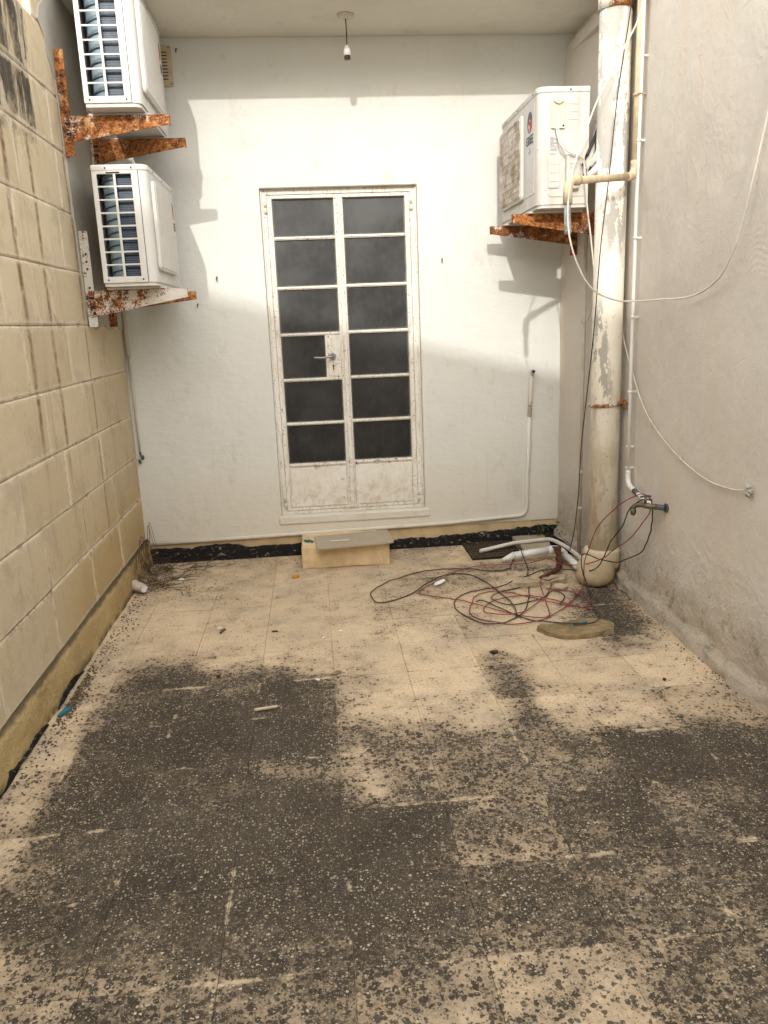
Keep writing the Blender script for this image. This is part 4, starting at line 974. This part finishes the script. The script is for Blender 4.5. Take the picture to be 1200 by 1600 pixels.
# painted conduit along the foot of the end wall and up its right side
t = thing('wall_conduit', 'thin white painted conduit along the foot of the end wall rising right of the door', 'conduit', (1.14,-0.02,0.17))
bm = BM(); tube(bm, [(-1.31,-0.006,0.132),(-0.6,-0.007,0.140),(-0.31,-0.008,0.144),(0.2,-0.009,0.150),(0.607,-0.009,0.156),(1.07,-0.010,0.176)]+arc3((1.078,-0.010,0.231), (0,0,-1), (1,0,0), 0.055, 6)[1:]+[(1.136,-0.012,0.45),(1.147,-0.014,0.83)], 0.0125, 9); obj('painted_run', bm, MT['plaster'], t)
bm = BM(); tube(bm, [(1.147,-0.016,0.825),(1.156,-0.018,1.09)], 0.0135, 9); tube(bm, crom([(1.156,-0.018,1.085),(1.158,-0.022,1.105),(1.160,-0.040,1.112),(1.160,-0.055,1.112)], 3), 0.0145, 9); obj('flaking_top', bm, MT['rust_low'], t)
bm = BM(); tube(bm, [(1.160,-0.0552,1.112),(1.160,-0.0556,1.112)], 0.0115, 9); obj('open_mouth', bm, MT['black'], t)
t = thing('corner_conduit', 'slim grey conduit in the left corner under the lower left unit', 'conduit', (-1.30,-0.02,1.1))
bm = BM(); tube(bm, [(-1.312,-0.012,1.62),(-1.306,-0.012,1.30)], 0.012, 8); tube(bm, [(-1.306,-0.011,1.31),(-1.303,-0.011,0.72)], 0.007, 8); obj('tube', bm, MT['beige'], t)
bm = BM(); tube(bm, crom([(-1.303,-0.012,0.73),(-1.296,-0.016,0.69),(-1.285,-0.02,0.685),(-1.284,-0.02,0.705)], 4), 0.006, 7); tube(bm, [(-1.312,-0.016,0.68),(-1.306,-0.016,0.655)], 0.008, 7); obj('hook', bm, MT['iron'], t)

# ---------------------------------------------------------------- lamp holder on the ceiling
t = thing('pendant_lampholder', 'bare white lamp holder hanging on a short cord from the ceiling', 'lamp holder', (0.066,-0.33,ZC))
bm = BM(); tube(bm, [(0.066,-0.33,ZC+0.001),(0.066,-0.33,ZC-0.012),(0.066,-0.33,ZC-0.02)], [0.044,0.042,0.028], 20); obj('ceiling_rose', bm, MT['cream'], t)
bm = BM(); tube(bm, crom([(0.066,-0.33,ZC-0.018),(0.068,-0.328,ZC-0.07),(0.067,-0.33,ZC-0.15)], 5), 0.003, 6); obj('cord', bm, MT['bake'], t)
bm = BM(); z0 = ZC-0.145; tube(bm, [(0.067,-0.33,z0),(0.067,-0.33,z0-0.012),(0.067,-0.33,z0-0.02),(0.067,-0.33,z0-0.05)], [0.009,0.014,0.018,0.019], 14); obj('holder', bm, MT['pvc'], t)
bm = BM(); tube(bm, [(0.067,-0.33,z0-0.0502),(0.067,-0.33,z0-0.068)], 0.0165, 14); obj('socket_ring', bm, MT['bake'], t)

# junction cover on the end wall beside the upper unit
t = thing('vent_cover', 'small beige rectangular vent cover on the end wall behind the upper left unit', 'vent cover', (-0.93,-0.01,2.88))
bm = BM(); disc_prism(bm, rrect(-1.01,-0.893,2.775,2.985,0.012), lambda u,v,w: (u,-w,v), 0.012); obj('plate', bm, MT['tan'], t, bevel=0.003)
for z in (2.972, 2.788):
    bm = BM(); tube(bm, [(-0.906,-0.0135,z),(-0.906,-0.0118,z)], 0.004, 8); obj('screw', bm, MT['dark'], t)
bm = BM()
for k in range(9): box(bm, -0.985, -0.918, -0.0136, -0.0122, 2.81+k*0.017, 2.815+k*0.017)
obj('slots', bm, MT['dark'], t)
# nails and hooks left in the end wall
for x, z, lb in ((0.605,1.795,'small bent nail in the white wall right of the door'),(-0.745,1.735,'small hook in the white wall left of the door'),(-0.862,2.955,'small dark wall plug beside the vent cover'),(-0.87,1.585,'rusty nail in the wall below the lower left unit tip')):
    bm = BM(); tube(bm, crom([(x,0.002,z+0.008),(x,-0.018,z+0.010),(x-0.003,-0.024,z),(x-0.002,-0.022,z-0.012)], 3), 0.0035, 6)
    single('wall_nail', bm, MT['iron'], lb, 'nail', 'nails and hooks in the end wall')

# ---------------------------------------------------------------- step block with a board
t = thing('step_block', 'yellow limestone step block on the floor below the door', 'step', (-0.08,-0.17,0))
bm = BM(); vv = box(bm, -0.343, 0.190, -0.325, -0.014, 0.0, 0.142)
bmesh.ops.subdivide_edges(bm, edges=bm.edges[:], cuts=7, use_grid_fill=True)
for v_ in bm.verts:
    v_.co += Vector((nz(*v_.co,9,51), nz(*v_.co,9,52), nz(*v_.co,9,53)))*0.007
    if v_.co.x > 0.15: v_.co.z -= 0.012*max(0, v_.co.z/0.14)
obj('stone', bm, MT['block'], t, bevel=0.008, smooth=False)
bm = BM(); disc_prism(bm, [(-0.262,-0.15),(-0.250,-0.415),(-0.243,-0.425),(0.208,-0.385),(0.216,-0.372),(0.200,-0.10)], lambda u,v,w: (u,v,0.1475+w+0.010*(u-0.05)), 0.013)
single('grey_board', bm, MT['board'], 'thin grey board lying loose on the step block', 'board', bevel=0.0015)
bm = BM(); box(bm, -0.168, -0.052, -0.305, -0.297, 0.1625, 0.1655)
single('white_stick', bm, MT['paperw'], 'short white stick lying on the grey board', 'stick').rotation_euler = (0,0,R(2))
bm = BM(); tube(bm, [(-0.325,-0.20,0.149),(-0.300,-0.235,0.151)], [0.006,0.009], 6); tube(bm, [(-0.300,-0.20,0.149),(-0.275,-0.25,0.152)], [0.005,0.008], 6)
single('teal_wrapper', bm, MT['teal'], 'twisted teal wrapper on the left end of the step block', 'wrapper', 'scraps of teal plastic')

# ---------------------------------------------------------------- drain corner
t = thing('floor_drain', 'square floor drain with rusty wire mesh in the back right corner', 'drain', (0.87,-0.18,0))
bm = BM(); box(bm, 0.70, 1.03, -0.36, -0.02, -0.004, 0.003); obj('silt_bed', bm, MT['silt'], t)
bm = BM()
for i in range(17):
    y = -0.35+i*0.0205; tube(bm, [(0.70+0.004*nz(i,0,0,1,3),y,0.012+0.006*nz(i,1,0,1,1)),(0.86,y+0.003*nz(i,5,0,1,1),0.016+0.005*nz(i,2,0,1,1)),(1.02,y,0.014+0.004*nz(i,4,0,1,2))], 0.0022, 5)
for i in range(17):
    x = 0.705+i*0.0195; tube(bm, [(x,-0.36,0.0145),(x+0.003*nz(i,7,0,1,1),-0.19,0.018+0.005*nz(i,9,0,1,1)),(x,-0.03,0.016)], 0.0022, 5)
tag(obj('wire_mesh', bm, MT['mesh'], t), kind='stuff')
bm = BM(); disc_prism(bm, [(1.035,-0.005),(1.035,-0.30),(1.10,-0.34),(1.19,-0.33),(1.235,-0.20),(1.25,-0.005)], lambda u,v,w: (u,v,w), 0.040)
single('concrete_slab', bm, MT['conc'], 'small concrete slab beside the wire mesh in the right corner', 'slab', bevel=0.006)
bm = BM(); disc_prism(bm, [(1.262,-0.004),(1.255,-0.16),(1.29,-0.34),(1.335,-0.40),(1.345,-0.004)], lambda u,v,w: (u,v,w), 0.030)
single('bitumen_heap', bm, MT['tar'], 'black bitumen smear in the corner behind the white pipes', 'bitumen', bevel=0.01)
bm = BM(); tube(bm, [(0.762,-0.283,0.034),(0.99,-0.215,0.052),(1.19,-0.19,0.056)]+crom([(1.20,-0.19,0.056),(1.245,-0.215,0.057),(1.285,-0.40,0.055),(1.300,-0.62,0.050)], 5), 0.0125, 10)
single('thin_waste_pipe', bm, MT['pvc_d'], 'thinner of the two white pipes on the floor, over the wire mesh', 'pipe', 'white waste pipes on the floor')
t = thing('waste_pipe', 'thicker of the two white pipes on the floor, nearer the viewer', 'pipe', (1.0,-0.44,0.04), 0, 'white waste pipes on the floor')
bm = BM(); tube(bm, [(0.860,-0.462,0.022),(0.935,-0.452,0.044)], [0.010,0.023], 12, caps=True); tube(bm, [(0.935,-0.452,0.044),(1.165,-0.425,0.056)], 0.022, 12); obj('barrel', bm, MT['pvc'], t)
bm = BM(); tube(bm, crom([(1.155,-0.427,0.056),(1.195,-0.43,0.058),(1.215,-0.47,0.058),(1.22,-0.53,0.056)], 4), 0.026, 12); obj('elbow', bm, MT['pvc'], t)
bm = BM(); tube(bm, [(1.22,-0.52,0.056),(1.222,-0.72,0.056),(1.223,-0.82,0.056)], 0.021, 12); obj('tail', bm, MT['pvc'], t)
bm = BM(); tube(bm, [(0.982,-0.447,0.0485),(0.993,-0.4455,0.0495)], 0.0245, 12); obj('ring', bm, MT['pvc_d'], t)
# taped bundle of wires
bm = BM(); tube(bm, crom([(1.20,-0.50,0.088),(1.18,-0.56,0.07),(1.16,-0.66,0.045),(1.10,-0.76,0.03),(1.01,-0.82,0.022),(0.98,-0.86,0.018),(1.02,-0.89,0.016),(1.08,-0.86,0.02)], 6), 0.014, 7)
for k in range(5): tube(bm, crom([(1.17+0.02*k/5,-0.47-0.02*k,0.087),(1.20-0.01*k,-0.53,0.094),(1.15,-0.60-0.02*k,0.05)], 4), 0.006, 5)
single('taped_wire_bundle', bm, MT['rag'], 'brown taped bundle of wire hooked over the thicker white pipe', 'wire bundle', smooth=False)
def lump(name, poly, h, m, lab, cat, seed, amp=0.020, group=None):
    bm = BM(); disc_prism(bm, poly, lambda u,v,w: (u,v,w), h)
    bmesh.ops.triangulate(bm, faces=bm.faces[:]); bmesh.ops.subdivide_edges(bm, edges=bm.edges[:], cuts=3, use_grid_fill=True)
    for v_ in bm.verts:
        d = Vector((nz(*v_.co,14,seed), nz(*v_.co,14,seed+1), nz(*v_.co,14,seed+2)*0.6))*amp
        v_.co += d
        v_.co.z = max(v_.co.z, 0.0)
    return single(name, bm, m, lab, cat, group, bevel=0.002, smooth=False)
lump('stone_slab', [(0.772,-1.535),(0.80,-1.60),(0.86,-1.652),(1.00,-1.648),(1.118,-1.628),(1.128,-1.56),(1.10,-1.49),(1.0,-1.478),(0.90,-1.495),(0.81,-1.505)], 0.026, MT['slab'], 'flat brown stone slab on the floor under the black cable loop', 'stone', 61)
lump('broken_stone', [(0.80,-0.90),(0.83,-0.925),(1.0,-0.92),(1.12,-0.89),(1.135,-0.83),(1.06,-0.80),(0.98,-0.815),(0.93,-0.84),(0.86,-0.855)], 0.032, MT['rubble'], 'pale broken stone on the floor left of the drainpipe foot', 'stone', 65)
lump('plaster_lump', [(1.02,-0.99),(1.05,-1.0),(1.09,-0.98),(1.07,-0.95),(1.03,-0.955)], 0.02, MT['rubble'], 'small lump of plaster between the cables and the drainpipe foot', 'rubble', 68)
bm = BM(); disc_prism(bm, [(0.938,-1.558),(0.942,-1.538),(0.965,-1.550),(1.002,-1.538),(1.008,-1.545),(1.000,-1.549),(1.006,-1.554),(0.970,-1.556)], lambda u,v,w: (u,v,0.028+w+0.10*(u-0.93)), 0.004)
single('teal_wrapper', bm, MT['teal'], 'flat teal wrapper on the brown stone slab', 'wrapper', 'scraps of teal plastic')
bm = BM(); disc_prism(bm, [(-1.280,-2.042),(-1.266,-2.050),(-1.252,-2.020),(-1.236,-1.995),(-1.246,-1.988),(-1.254,-1.998),(-1.262,-1.990)], lambda u,v,w: (u,v,0.004+w+0.15*(v+2.05)), 0.006)
single('teal_wrapper', bm, MT['teal'], 'teal scrap against the foot of the stone wall', 'wrapper', 'scraps of teal plastic')

# ---------------------------------------------------------------- cables
def cable(name, pts, r, m, lab, k=7, group=None, n=7):
    bm = BM(); q = crom(pts, k)
    if group: q = [p + Vector((nz(*p,7,201), nz(*p,7,202), 0.5*abs(nz(*p,9,203))))*0.012 + Vector((nz(*p,28,204), nz(*p,28,205), 0))*0.003 for p in q]
    tube(bm, q, r, n); return single(name, bm, MT[m], lab, 'cable', group)
cable('sagging_cable', [(1.36,-1.12,3.2),(1.339,-1.15,2.789),(1.239,-1.2,2.583),(1.146,-1.25,2.435),(1.079,-1.3,2.329),(1.01,-1.36,2.189),(0.956,-1.4,2.067),(0.927,-1.42,1.936),(0.932,-1.42,1.792),(0.975,-1.42,1.657),(1.043,-1.42,1.555),(1.146,-1.4,1.508),(1.226,-1.4,1.497),(1.315,-1.5,1.499),(1.363,-1.7,1.504),(1.361,-1.9,1.553),(1.36,-2.0,1.628),(1.373,-2.05,1.746),(1.380,-2.1,1.921),(1.385,-2.13,2.039),(1.39,-2.2,2.267),(1.39,-2.3,2.7)], 0.0039, 'cable', 'cream cable hanging in a wide loop across the drainpipe and the right wall')
cable('unit_cable', [(1.030,-0.895,2.332),(1.035,-0.905,2.296),(1.048,-0.925,2.244),(1.087,-0.935,2.212),(1.129,-0.935,2.197),(1.161,-0.92,2.170),(1.175,-0.915,2.076),(1.189,-0.90,1.975),(1.215,-0.90,1.80),(1.25,-0.86,1.60),(1.28,-0.72,1.45),(1.33,-0.5,1.40)], 0.0042, 'cable', 'cream cable dropping from the handle cover of the right hand unit')
cable('unit_cable_short', [(1.040,-0.895,2.332),(1.047,-0.91,2.28),(1.07,-0.93,2.235),(1.11,-0.935,2.205),(1.150,-0.93,2.188),(1.185,-0.90,2.15)], 0.0042, 'cable', 'shorter cream cable lying beside the long one on the right hand unit')
cable('thin_black_cable', [(1.345,-1.02,3.1),(1.337,-1.02,2.835),(1.284,-1.02,2.435),(1.256,-1.01,2.075),(1.227,-1.0,1.753),(1.228,-0.93,1.354),(1.244,-0.78,0.943),(1.25,-0.71,0.723),(1.261,-0.65,0.456),(1.273,-0.55,0.201),(1.28,-0.45,0.05)], 0.0028, 'bcable', 'thin black cable running straight down left of the large drainpipe')
t = thing('tv_cable', 'beige cable curving from behind the drainpipe to a hole in the right wall', 'cable', (1.395,-1.5,1.0))
bm = BM(); tube(bm, crom([(1.375,-0.84,1.55),(1.385,-0.882,1.396),(1.385,-1.007,1.222),(1.387,-1.227,0.985),(1.387,-1.523,0.842),(1.386,-1.833,0.768),(1.388,-2.05,0.762),(1.390,-2.172,0.781),(1.41,-2.19,0.785)], 7), 0.0037, 7); obj('cable', bm, MT['beige'], t)
bm = BM(); lumpn = [(1.392,-2.185+0.022*math.cos(i*1.05), 0.783+0.026*math.sin(i*1.05)) for i in range(6)]
for i, p in enumerate(lumpn): tube(bm, [p, (1.385,-2.185+0.006*math.cos(i*2.0),0.783+0.006*math.sin(i))], [0.007,0.004], 5)
obj('filler', bm, MT['patch'], t)
for y, z in ((-1.30,0.935),(-1.62,0.815)):
    bm = BM(); box(bm, 1.380, 1.396, y-0.005, y+0.005, z-0.008, z+0.008); obj('clip', bm, MT['beige'], t)
GRP = 'red and black wires tangled on the floor'
def lift(pts):
    out = []
    for i, p in enumerate(pts):
        z = p[2]
        if z < 0.01: z = 0.006+0.008*max(0, nz(i*0.9,p[0],p[1],2.0,77)+0.3)
        out.append((p[0],p[1],z))
    return out
cable('black_wire', lift([(0.982,-0.40,0.075),(0.93,-0.47,0.02),(0.861,-0.599,0.006),(0.76,-0.62,0.006),(0.601,-0.544,0.006),(0.346,-0.542,0.006),(0.159,-0.678,0.006),(0.056,-0.82,0.006),(0.031,-0.924,0.006),(0.055,-1.013,0.006),(0.158,-0.98,0.006),(0.288,-0.867,0.006),(0.398,-0.727,0.006),(0.507,-0.627,0.006),(0.627,-0.652,0.006),(0.687,-0.81,0.006),(0.728,-1.021,0.006),(0.743,-1.189,0.006),(0.732,-1.34,0.006),(0.822,-1.184,0.006),(0.906,-0.902,0.006),(0.965,-0.66,0.006),(0.985,-0.50,0.03),(0.982,-0.45,0.078),(0.98,-0.40,0.075)]), 0.0031, 'bcable', 'black wire lying in a long loop that reaches nearest the step block', group=GRP)
cable('black_wire', lift([(1.352,-1.415,0.573),(1.33,-1.41,0.580),(1.299,-1.4,0.573),(1.274,-1.36,0.523),(1.275,-1.25,0.393),(1.255,-1.1,0.229),(1.22,-1.02,0.110),(1.057,-0.80,0.06),(0.942,-0.80,0.035),(0.725,-0.91,0.006),(0.569,-0.945,0.006),(0.469,-1.054,0.006),(0.441,-1.169,0.006),(0.477,-1.272,0.006),(0.542,-1.411,0.006),(0.63,-1.428,0.006),(0.732,-1.34,0.006)]), 0.0031, 'bcable', 'black wire from the tap passing behind the drainpipe foot to the left loop', group=GRP)
cable('black_wire', lift([(1.335,-1.42,0.582),(1.347,-1.42,0.575),(1.359,-1.42,0.539),(1.378,-1.4,0.475),(1.380,-1.36,0.385),(1.375,-1.25,0.265),(1.335,-1.1,0.175),(1.265,-1.02,0.166),(1.175,-1.01,0.199),(1.166,-1.02,0.132),(1.18,-1.06,0.02),(1.119,-1.32,0.006),(1.095,-1.463,0.040),(1.047,-1.558,0.040),(0.99,-1.574,0.038),(0.889,-1.528,0.034),(0.80,-1.42,0.006),(0.732,-1.34,0.006),(0.609,-1.102,0.006),(0.564,-1.113,0.006)]), 0.0031, 'bcable', 'black wire from the tap looping low to the right and over the stone slab', group=GRP)
cable('red_wire', lift([(1.352,-1.43,0.560),(1.335,-1.42,0.590),(1.297,-1.4,0.605),(1.256,-1.33,0.553),(1.210,-1.2,0.444),(1.195,-1.08,0.314),(1.185,-1.01,0.164),(1.165,-1.01,0.02),(1.052,-1.189,0.006),(0.85,-1.399,0.006),(0.655,-1.433,0.006),(0.513,-1.298,0.006),(0.544,-1.109,0.006),(0.621,-0.978,0.006),(0.766,-0.985,0.006),(0.919,-1.163,0.006),(1.119,-1.32,0.006)]), 0.0027, 'rcable', 'red wire from the tap arching high in front of the drainpipe', group=GRP)
cable('red_wire', lift([(1.335,-1.42,0.590),(1.350,-1.42,0.575),(1.352,-1.42,0.539),(1.345,-1.4,0.485),(1.304,-1.3,0.36),(1.277,-1.15,0.251),(1.215,-1.02,0.152),(1.14,-0.78,0.07),(1.10,-0.62,0.06),(1.0,-0.52,0.012),(0.802,-0.50,0.006),(0.688,-0.51,0.006),(0.581,-0.566,0.006),(0.409,-0.753,0.006),(0.29,-0.903,0.006),(0.386,-0.995,0.006),(0.537,-1.108,0.006),(0.735,-1.329,0.006),(0.868,-1.384,0.006),(0.919,-1.163,0.006),(0.963,-0.93,0.045),(1.147,-0.70,0.05)]), 0.0027, 'rcable', 'red wire from the tap running out to the farthest left corner of the tangle', group=GRP)
cable('red_wire', lift([(1.17,-0.60,0.045),(1.09,-0.74,0.02),(1.02,-0.93,0.006),(0.93,-1.10,0.006),(0.80,-1.27,0.006),(0.66,-1.33,0.006),(0.58,-1.24,0.006),(0.66,-1.10,0.006),(0.84,-1.06,0.006),(0.98,-1.16,0.006),(1.06,-1.30,0.006),(1.14,-1.22,0.006),(1.10,-1.05,0.006),(0.98,-0.97,0.006)]), 0.0027, 'rcable', 'red wire coiled in small loops between the broken stone and the brown slab', group=GRP)
cable('black_wire', lift([(1.19,-0.52,0.09),(1.14,-0.66,0.04),(1.06,-0.80,0.03),(0.90,-0.90,0.006),(0.74,-0.97,0.006),(0.66,-1.08,0.006),(0.74,-1.18,0.006),(0.90,-1.13,0.006),(1.00,-1.02,0.006),(1.04,-1.10,0.006),(0.97,-1.24,0.006)]), 0.0029, 'bcable', 'short black wire curling out from under the taped bundle', group=GRP)
bm = BM(); disc_prism(bm, [(0.395,-0.800),(0.400,-0.755),(0.455,-0.735),(0.462,-0.775),(0.430,-0.798)], lambda u,v,w: (u,v,0.004+w+0.25*(u-0.39)), 0.002)
single('cable_tag', bm, MT['paperw'], 'small pale paper tag caught on the red wire loop', 'paper tag')

# ---------------------------------------------------------------- litter and weeds
t = thing('plastic_cup', 'crushed brown stained plastic cup lying among dry weeds at the left corner', 'cup', (-1.24,-0.58,0.0))
bm = BM(); tube(bm, [(-1.30,-0.555,0.042),(-1.235,-0.60,0.034)], [0.033,0.024], 16, caps=False); tube(bm, [(-1.235,-0.60,0.034),(-1.2345,-0.6005,0.034)], [0.024,0.023], 16)
obj('cup_wall', bm, MT['cup'], t)
bm = BM(); tube(bm, [(-1.2335,-0.601,0.034),(-1.2325,-0.602,0.034)], 0.021, 16); obj('cup_base', bm, MT['paperw'], t)
def twig_bunch(bm, cx, cy, n, L, seed, up=0.3, rx=0.1, r=0.0016, cz=0.0):
    rn = random.Random(seed)
    for _ in range(n):
        x = cx+rn.uniform(-rx,rx); y = cy+rn.uniform(-rx,rx)*1.3
        a = rn.uniform(0, 2*math.pi); l = L*rn.uniform(0.4,1.1); h = up*rn.uniform(0,1)
        pts = [(x,y,cz+0.004)]
        for s in (0.35,0.7,1.0):
            a += rn.uniform(-0.6,0.6)
            pts.append((max(-1.285, pts[-1][0]+math.cos(a)*l*0.34), min(-0.02, pts[-1][1]+math.sin(a)*l*0.34), max(0.003, cz+0.004+h*l*math.sin(s*2.4)+rn.uniform(-0.006,0.01))))
        tube(bm, crom(pts, 2), r*rn.uniform(0.6,1.3), 4)
bm = BM(); twig_bunch(bm, -1.19, -0.47, 42, 0.20, 5, 0.35, 0.09, 0.0012); twig_bunch(bm, -1.10, -0.44, 22, 0.26, 6, 0.12, 0.10, 0.0012); twig_bunch(bm, -1.22, -0.18, 40, 0.16, 7, 0.7, 0.07, 0.0013); twig_bunch(bm, -1.05, -0.20, 25, 0.2, 8, 0.15, 0.12)
for k in range(9):
    y = -0.10-0.05*k; tube(bm, crom([(-1.285,y,0.12+0.04*random.random()),(-1.27,y-0.02,0.2+0.12*random.random()),(-1.25,y+0.03,0.10),(-1.22,y,0.01)], 4), 0.0016, 4)
tag(single('dry_weeds', bm, MT['twig'], 'tangle of dry brown weeds in the back left corner', 'weeds'), kind='stuff')
bm = BM(); rn = random.Random(3)
for k in range(60):
    x = rn.gauss(1.24,0.045); y = -0.02-abs(rn.gauss(0,0.05)); z = rn.uniform(0.03,0.13); a = rn.uniform(0,6.28); s = rn.uniform(0.008,0.018)
    x = min(x, 1.33)
    c, sn = math.cos(a)*s, math.sin(a)*s
    vv = [bm.verts.new((x,y,z)),bm.verts.new((x+c*0.5-sn*0.3,y-abs(sn)*0.4-0.006,z+0.006)),bm.verts.new((x+c,y-0.014,z+sn*0.5)),bm.verts.new((x+c*0.5+sn*0.3,y-0.006,z-0.006))]; bm.faces.new(vv)
    if k % 6 == 0: tube(bm, [(x,y,0.02),(x+0.004,y-0.004,z)], 0.0014, 4)
tag(single('green_weed', bm, MT['green'], 'small green weed growing in the back right corner over the bitumen', 'weed'), kind='stuff')
def scrap(name, x, y, s, m, lab, cat, a=0.0, asp=1.6, h=0.006, group=None):
    bm = BM(); n = 7; c, sn = math.cos(a), math.sin(a)
    pl = []
    for i in range(n):
        th = 2*math.pi*i/n; r_ = s*(0.75+0.5*abs(nz(i,x,y,1.7,91))); u, v_ = r_*asp*math.cos(th), r_*math.sin(th); pl.append((x+u*c-v_*sn, y+u*sn+v_*c))
    disc_prism(bm, pl, lambda u,v,w: (u,v,0.003+w+0.2*h*math.sin((u+v)*150)), h)
    return single(name, bm, m, lab, cat, group)
scrap('orange_leaf', -0.384,-0.479,0.016, MT['orange'], 'bright orange dry leaf on the floor in front of the step block', 'leaf', 0.3, 1.5, 0.012)
scrap('white_scrap', -0.152,-1.363,0.007, MT['paperw'], 'white scrap right of the middle joint, alone near the middle of the floor', 'scrap', 0.2, 1.7, 0.003)
scrap('white_scrap', -0.235,-1.430,0.008, MT['paperw'], 'white scrap just left of the middle joint in the clean part of the floor', 'scrap', 0.9, 1.5, 0.003)
scrap('white_scrap', -0.265,-1.882,0.008, MT['paperw'], 'white scrap on the top edge of the dark stain', 'scrap', -0.6, 1.5, 0.003)
scrap('white_scrap', 0.148,-1.467,0.007, MT['paperw'], 'white scrap between the middle joint and the wire tangle', 'scrap', 0.1, 1.6, 0.003)
scrap('white_scrap', -1.06,-0.40,0.013, MT['paperw'], 'white foam bit among the dry weeds', 'scrap', 0.1, 1.4, 0.012)
scrap('white_scrap', -0.745,-1.225,0.010, MT['foam'], 'pale fluff beside the dark twig on the left of the floor', 'scrap', 0.1, 1.3, 0.008)
bm = BM(); tube(bm, crom([(-0.735,-1.285,0.006),(-0.725,-1.262,0.010),(-0.718,-1.24,0.006)], 3), 0.006, 5); single('dark_twig', bm, MT['twig'], 'short dark twig beside the pale fluff', 'twig')
bm = BM(); tube(bm, crom([(-0.515,-2.115,0.006),(-0.47,-2.112,0.008),(-0.425,-2.10,0.006)], 3), 0.007, 6); single('tan_twig', bm, MT['tan'], 'tan splinter lying on the dark stained floor', 'twig')
scrap('fallen_leaf', -0.185,-1.83,0.016, MT['slab'], 'brown leaf at the top of the dark stain by the middle joint', 'leaf', 0.6, 2.0, 0.004)
scrap('fallen_leaf', -0.69,-1.78,0.008, MT['leafd'], 'tiny black leaf at the top of the left dark stain', 'leaf', 0.6, 1.5, 0.004)
scrap('fallen_leaf', -0.47,-1.31,0.008, MT['leafd'], 'thin curled leaf left of the middle joint on clean floor', 'leaf', 0.1, 2.2, 0.004)
scrap('fallen_leaf', 1.13,-2.12,0.008, MT['leafd'], 'small black leaf near the foot of the right wall', 'leaf', 1.2, 1.8, 0.004)
scrap('fallen_leaf', 0.52,-1.74,0.016, MT['leafd'], 'dark mossy clump in front of the tangled wires', 'clump', 0.1, 1.5, 0.006)
# grit, dry leaf crumbs
bm = BM(); rn = random.Random(11)
def crumb(x, y, s):
    a = rn.uniform(0,6.28); q = [bm.verts.new((x+math.cos(a+b)*s*rn.uniform(0.6,1.2), y+math.sin(a+b)*s*rn.uniform(0.6,1.2), 0.002)) for b in (0,2.1,4.2)]
    tp = bm.verts.new((x,y,0.002+s*rn.uniform(0.4,0.9)))
    for i in range(3): bm.faces.new((q[i],q[(i+1)%3],tp))
for _ in range(700): crumb(XL+0.05+abs(rn.gauss(0,0.05)), rn.uniform(-3.4,-0.1), rn.uniform(0.002,0.008))
for _ in range(260): crumb(1.36-abs(rn.gauss(0,0.06)), rn.uniform(-3.0,-1.0), rn.uniform(0.002,0.007))
for _ in range(420): crumb(rn.uniform(-1.2,1.2), -0.03-abs(rn.gauss(0,0.09)), rn.uniform(0.002,0.007))
for _ in range(650): crumb(rn.uniform(-1.28,1.3), rn.uniform(-3.9,-0.05), rn.uniform(0.0015,0.0045))
for _ in range(200): crumb(rn.gauss(-0.95,0.14), rn.gauss(-0.6,0.12), rn.uniform(0.002,0.006))
for _ in range(260): crumb(XL+0.055+abs(rn.gauss(0,0.03)), rn.gauss(-1.85,0.14), rn.uniform(0.004,0.011))
tag(obj('grit', bm, MT['grit']), 'loose grit and dry leaf crumbs on the floor', 'debris', kind='stuff')
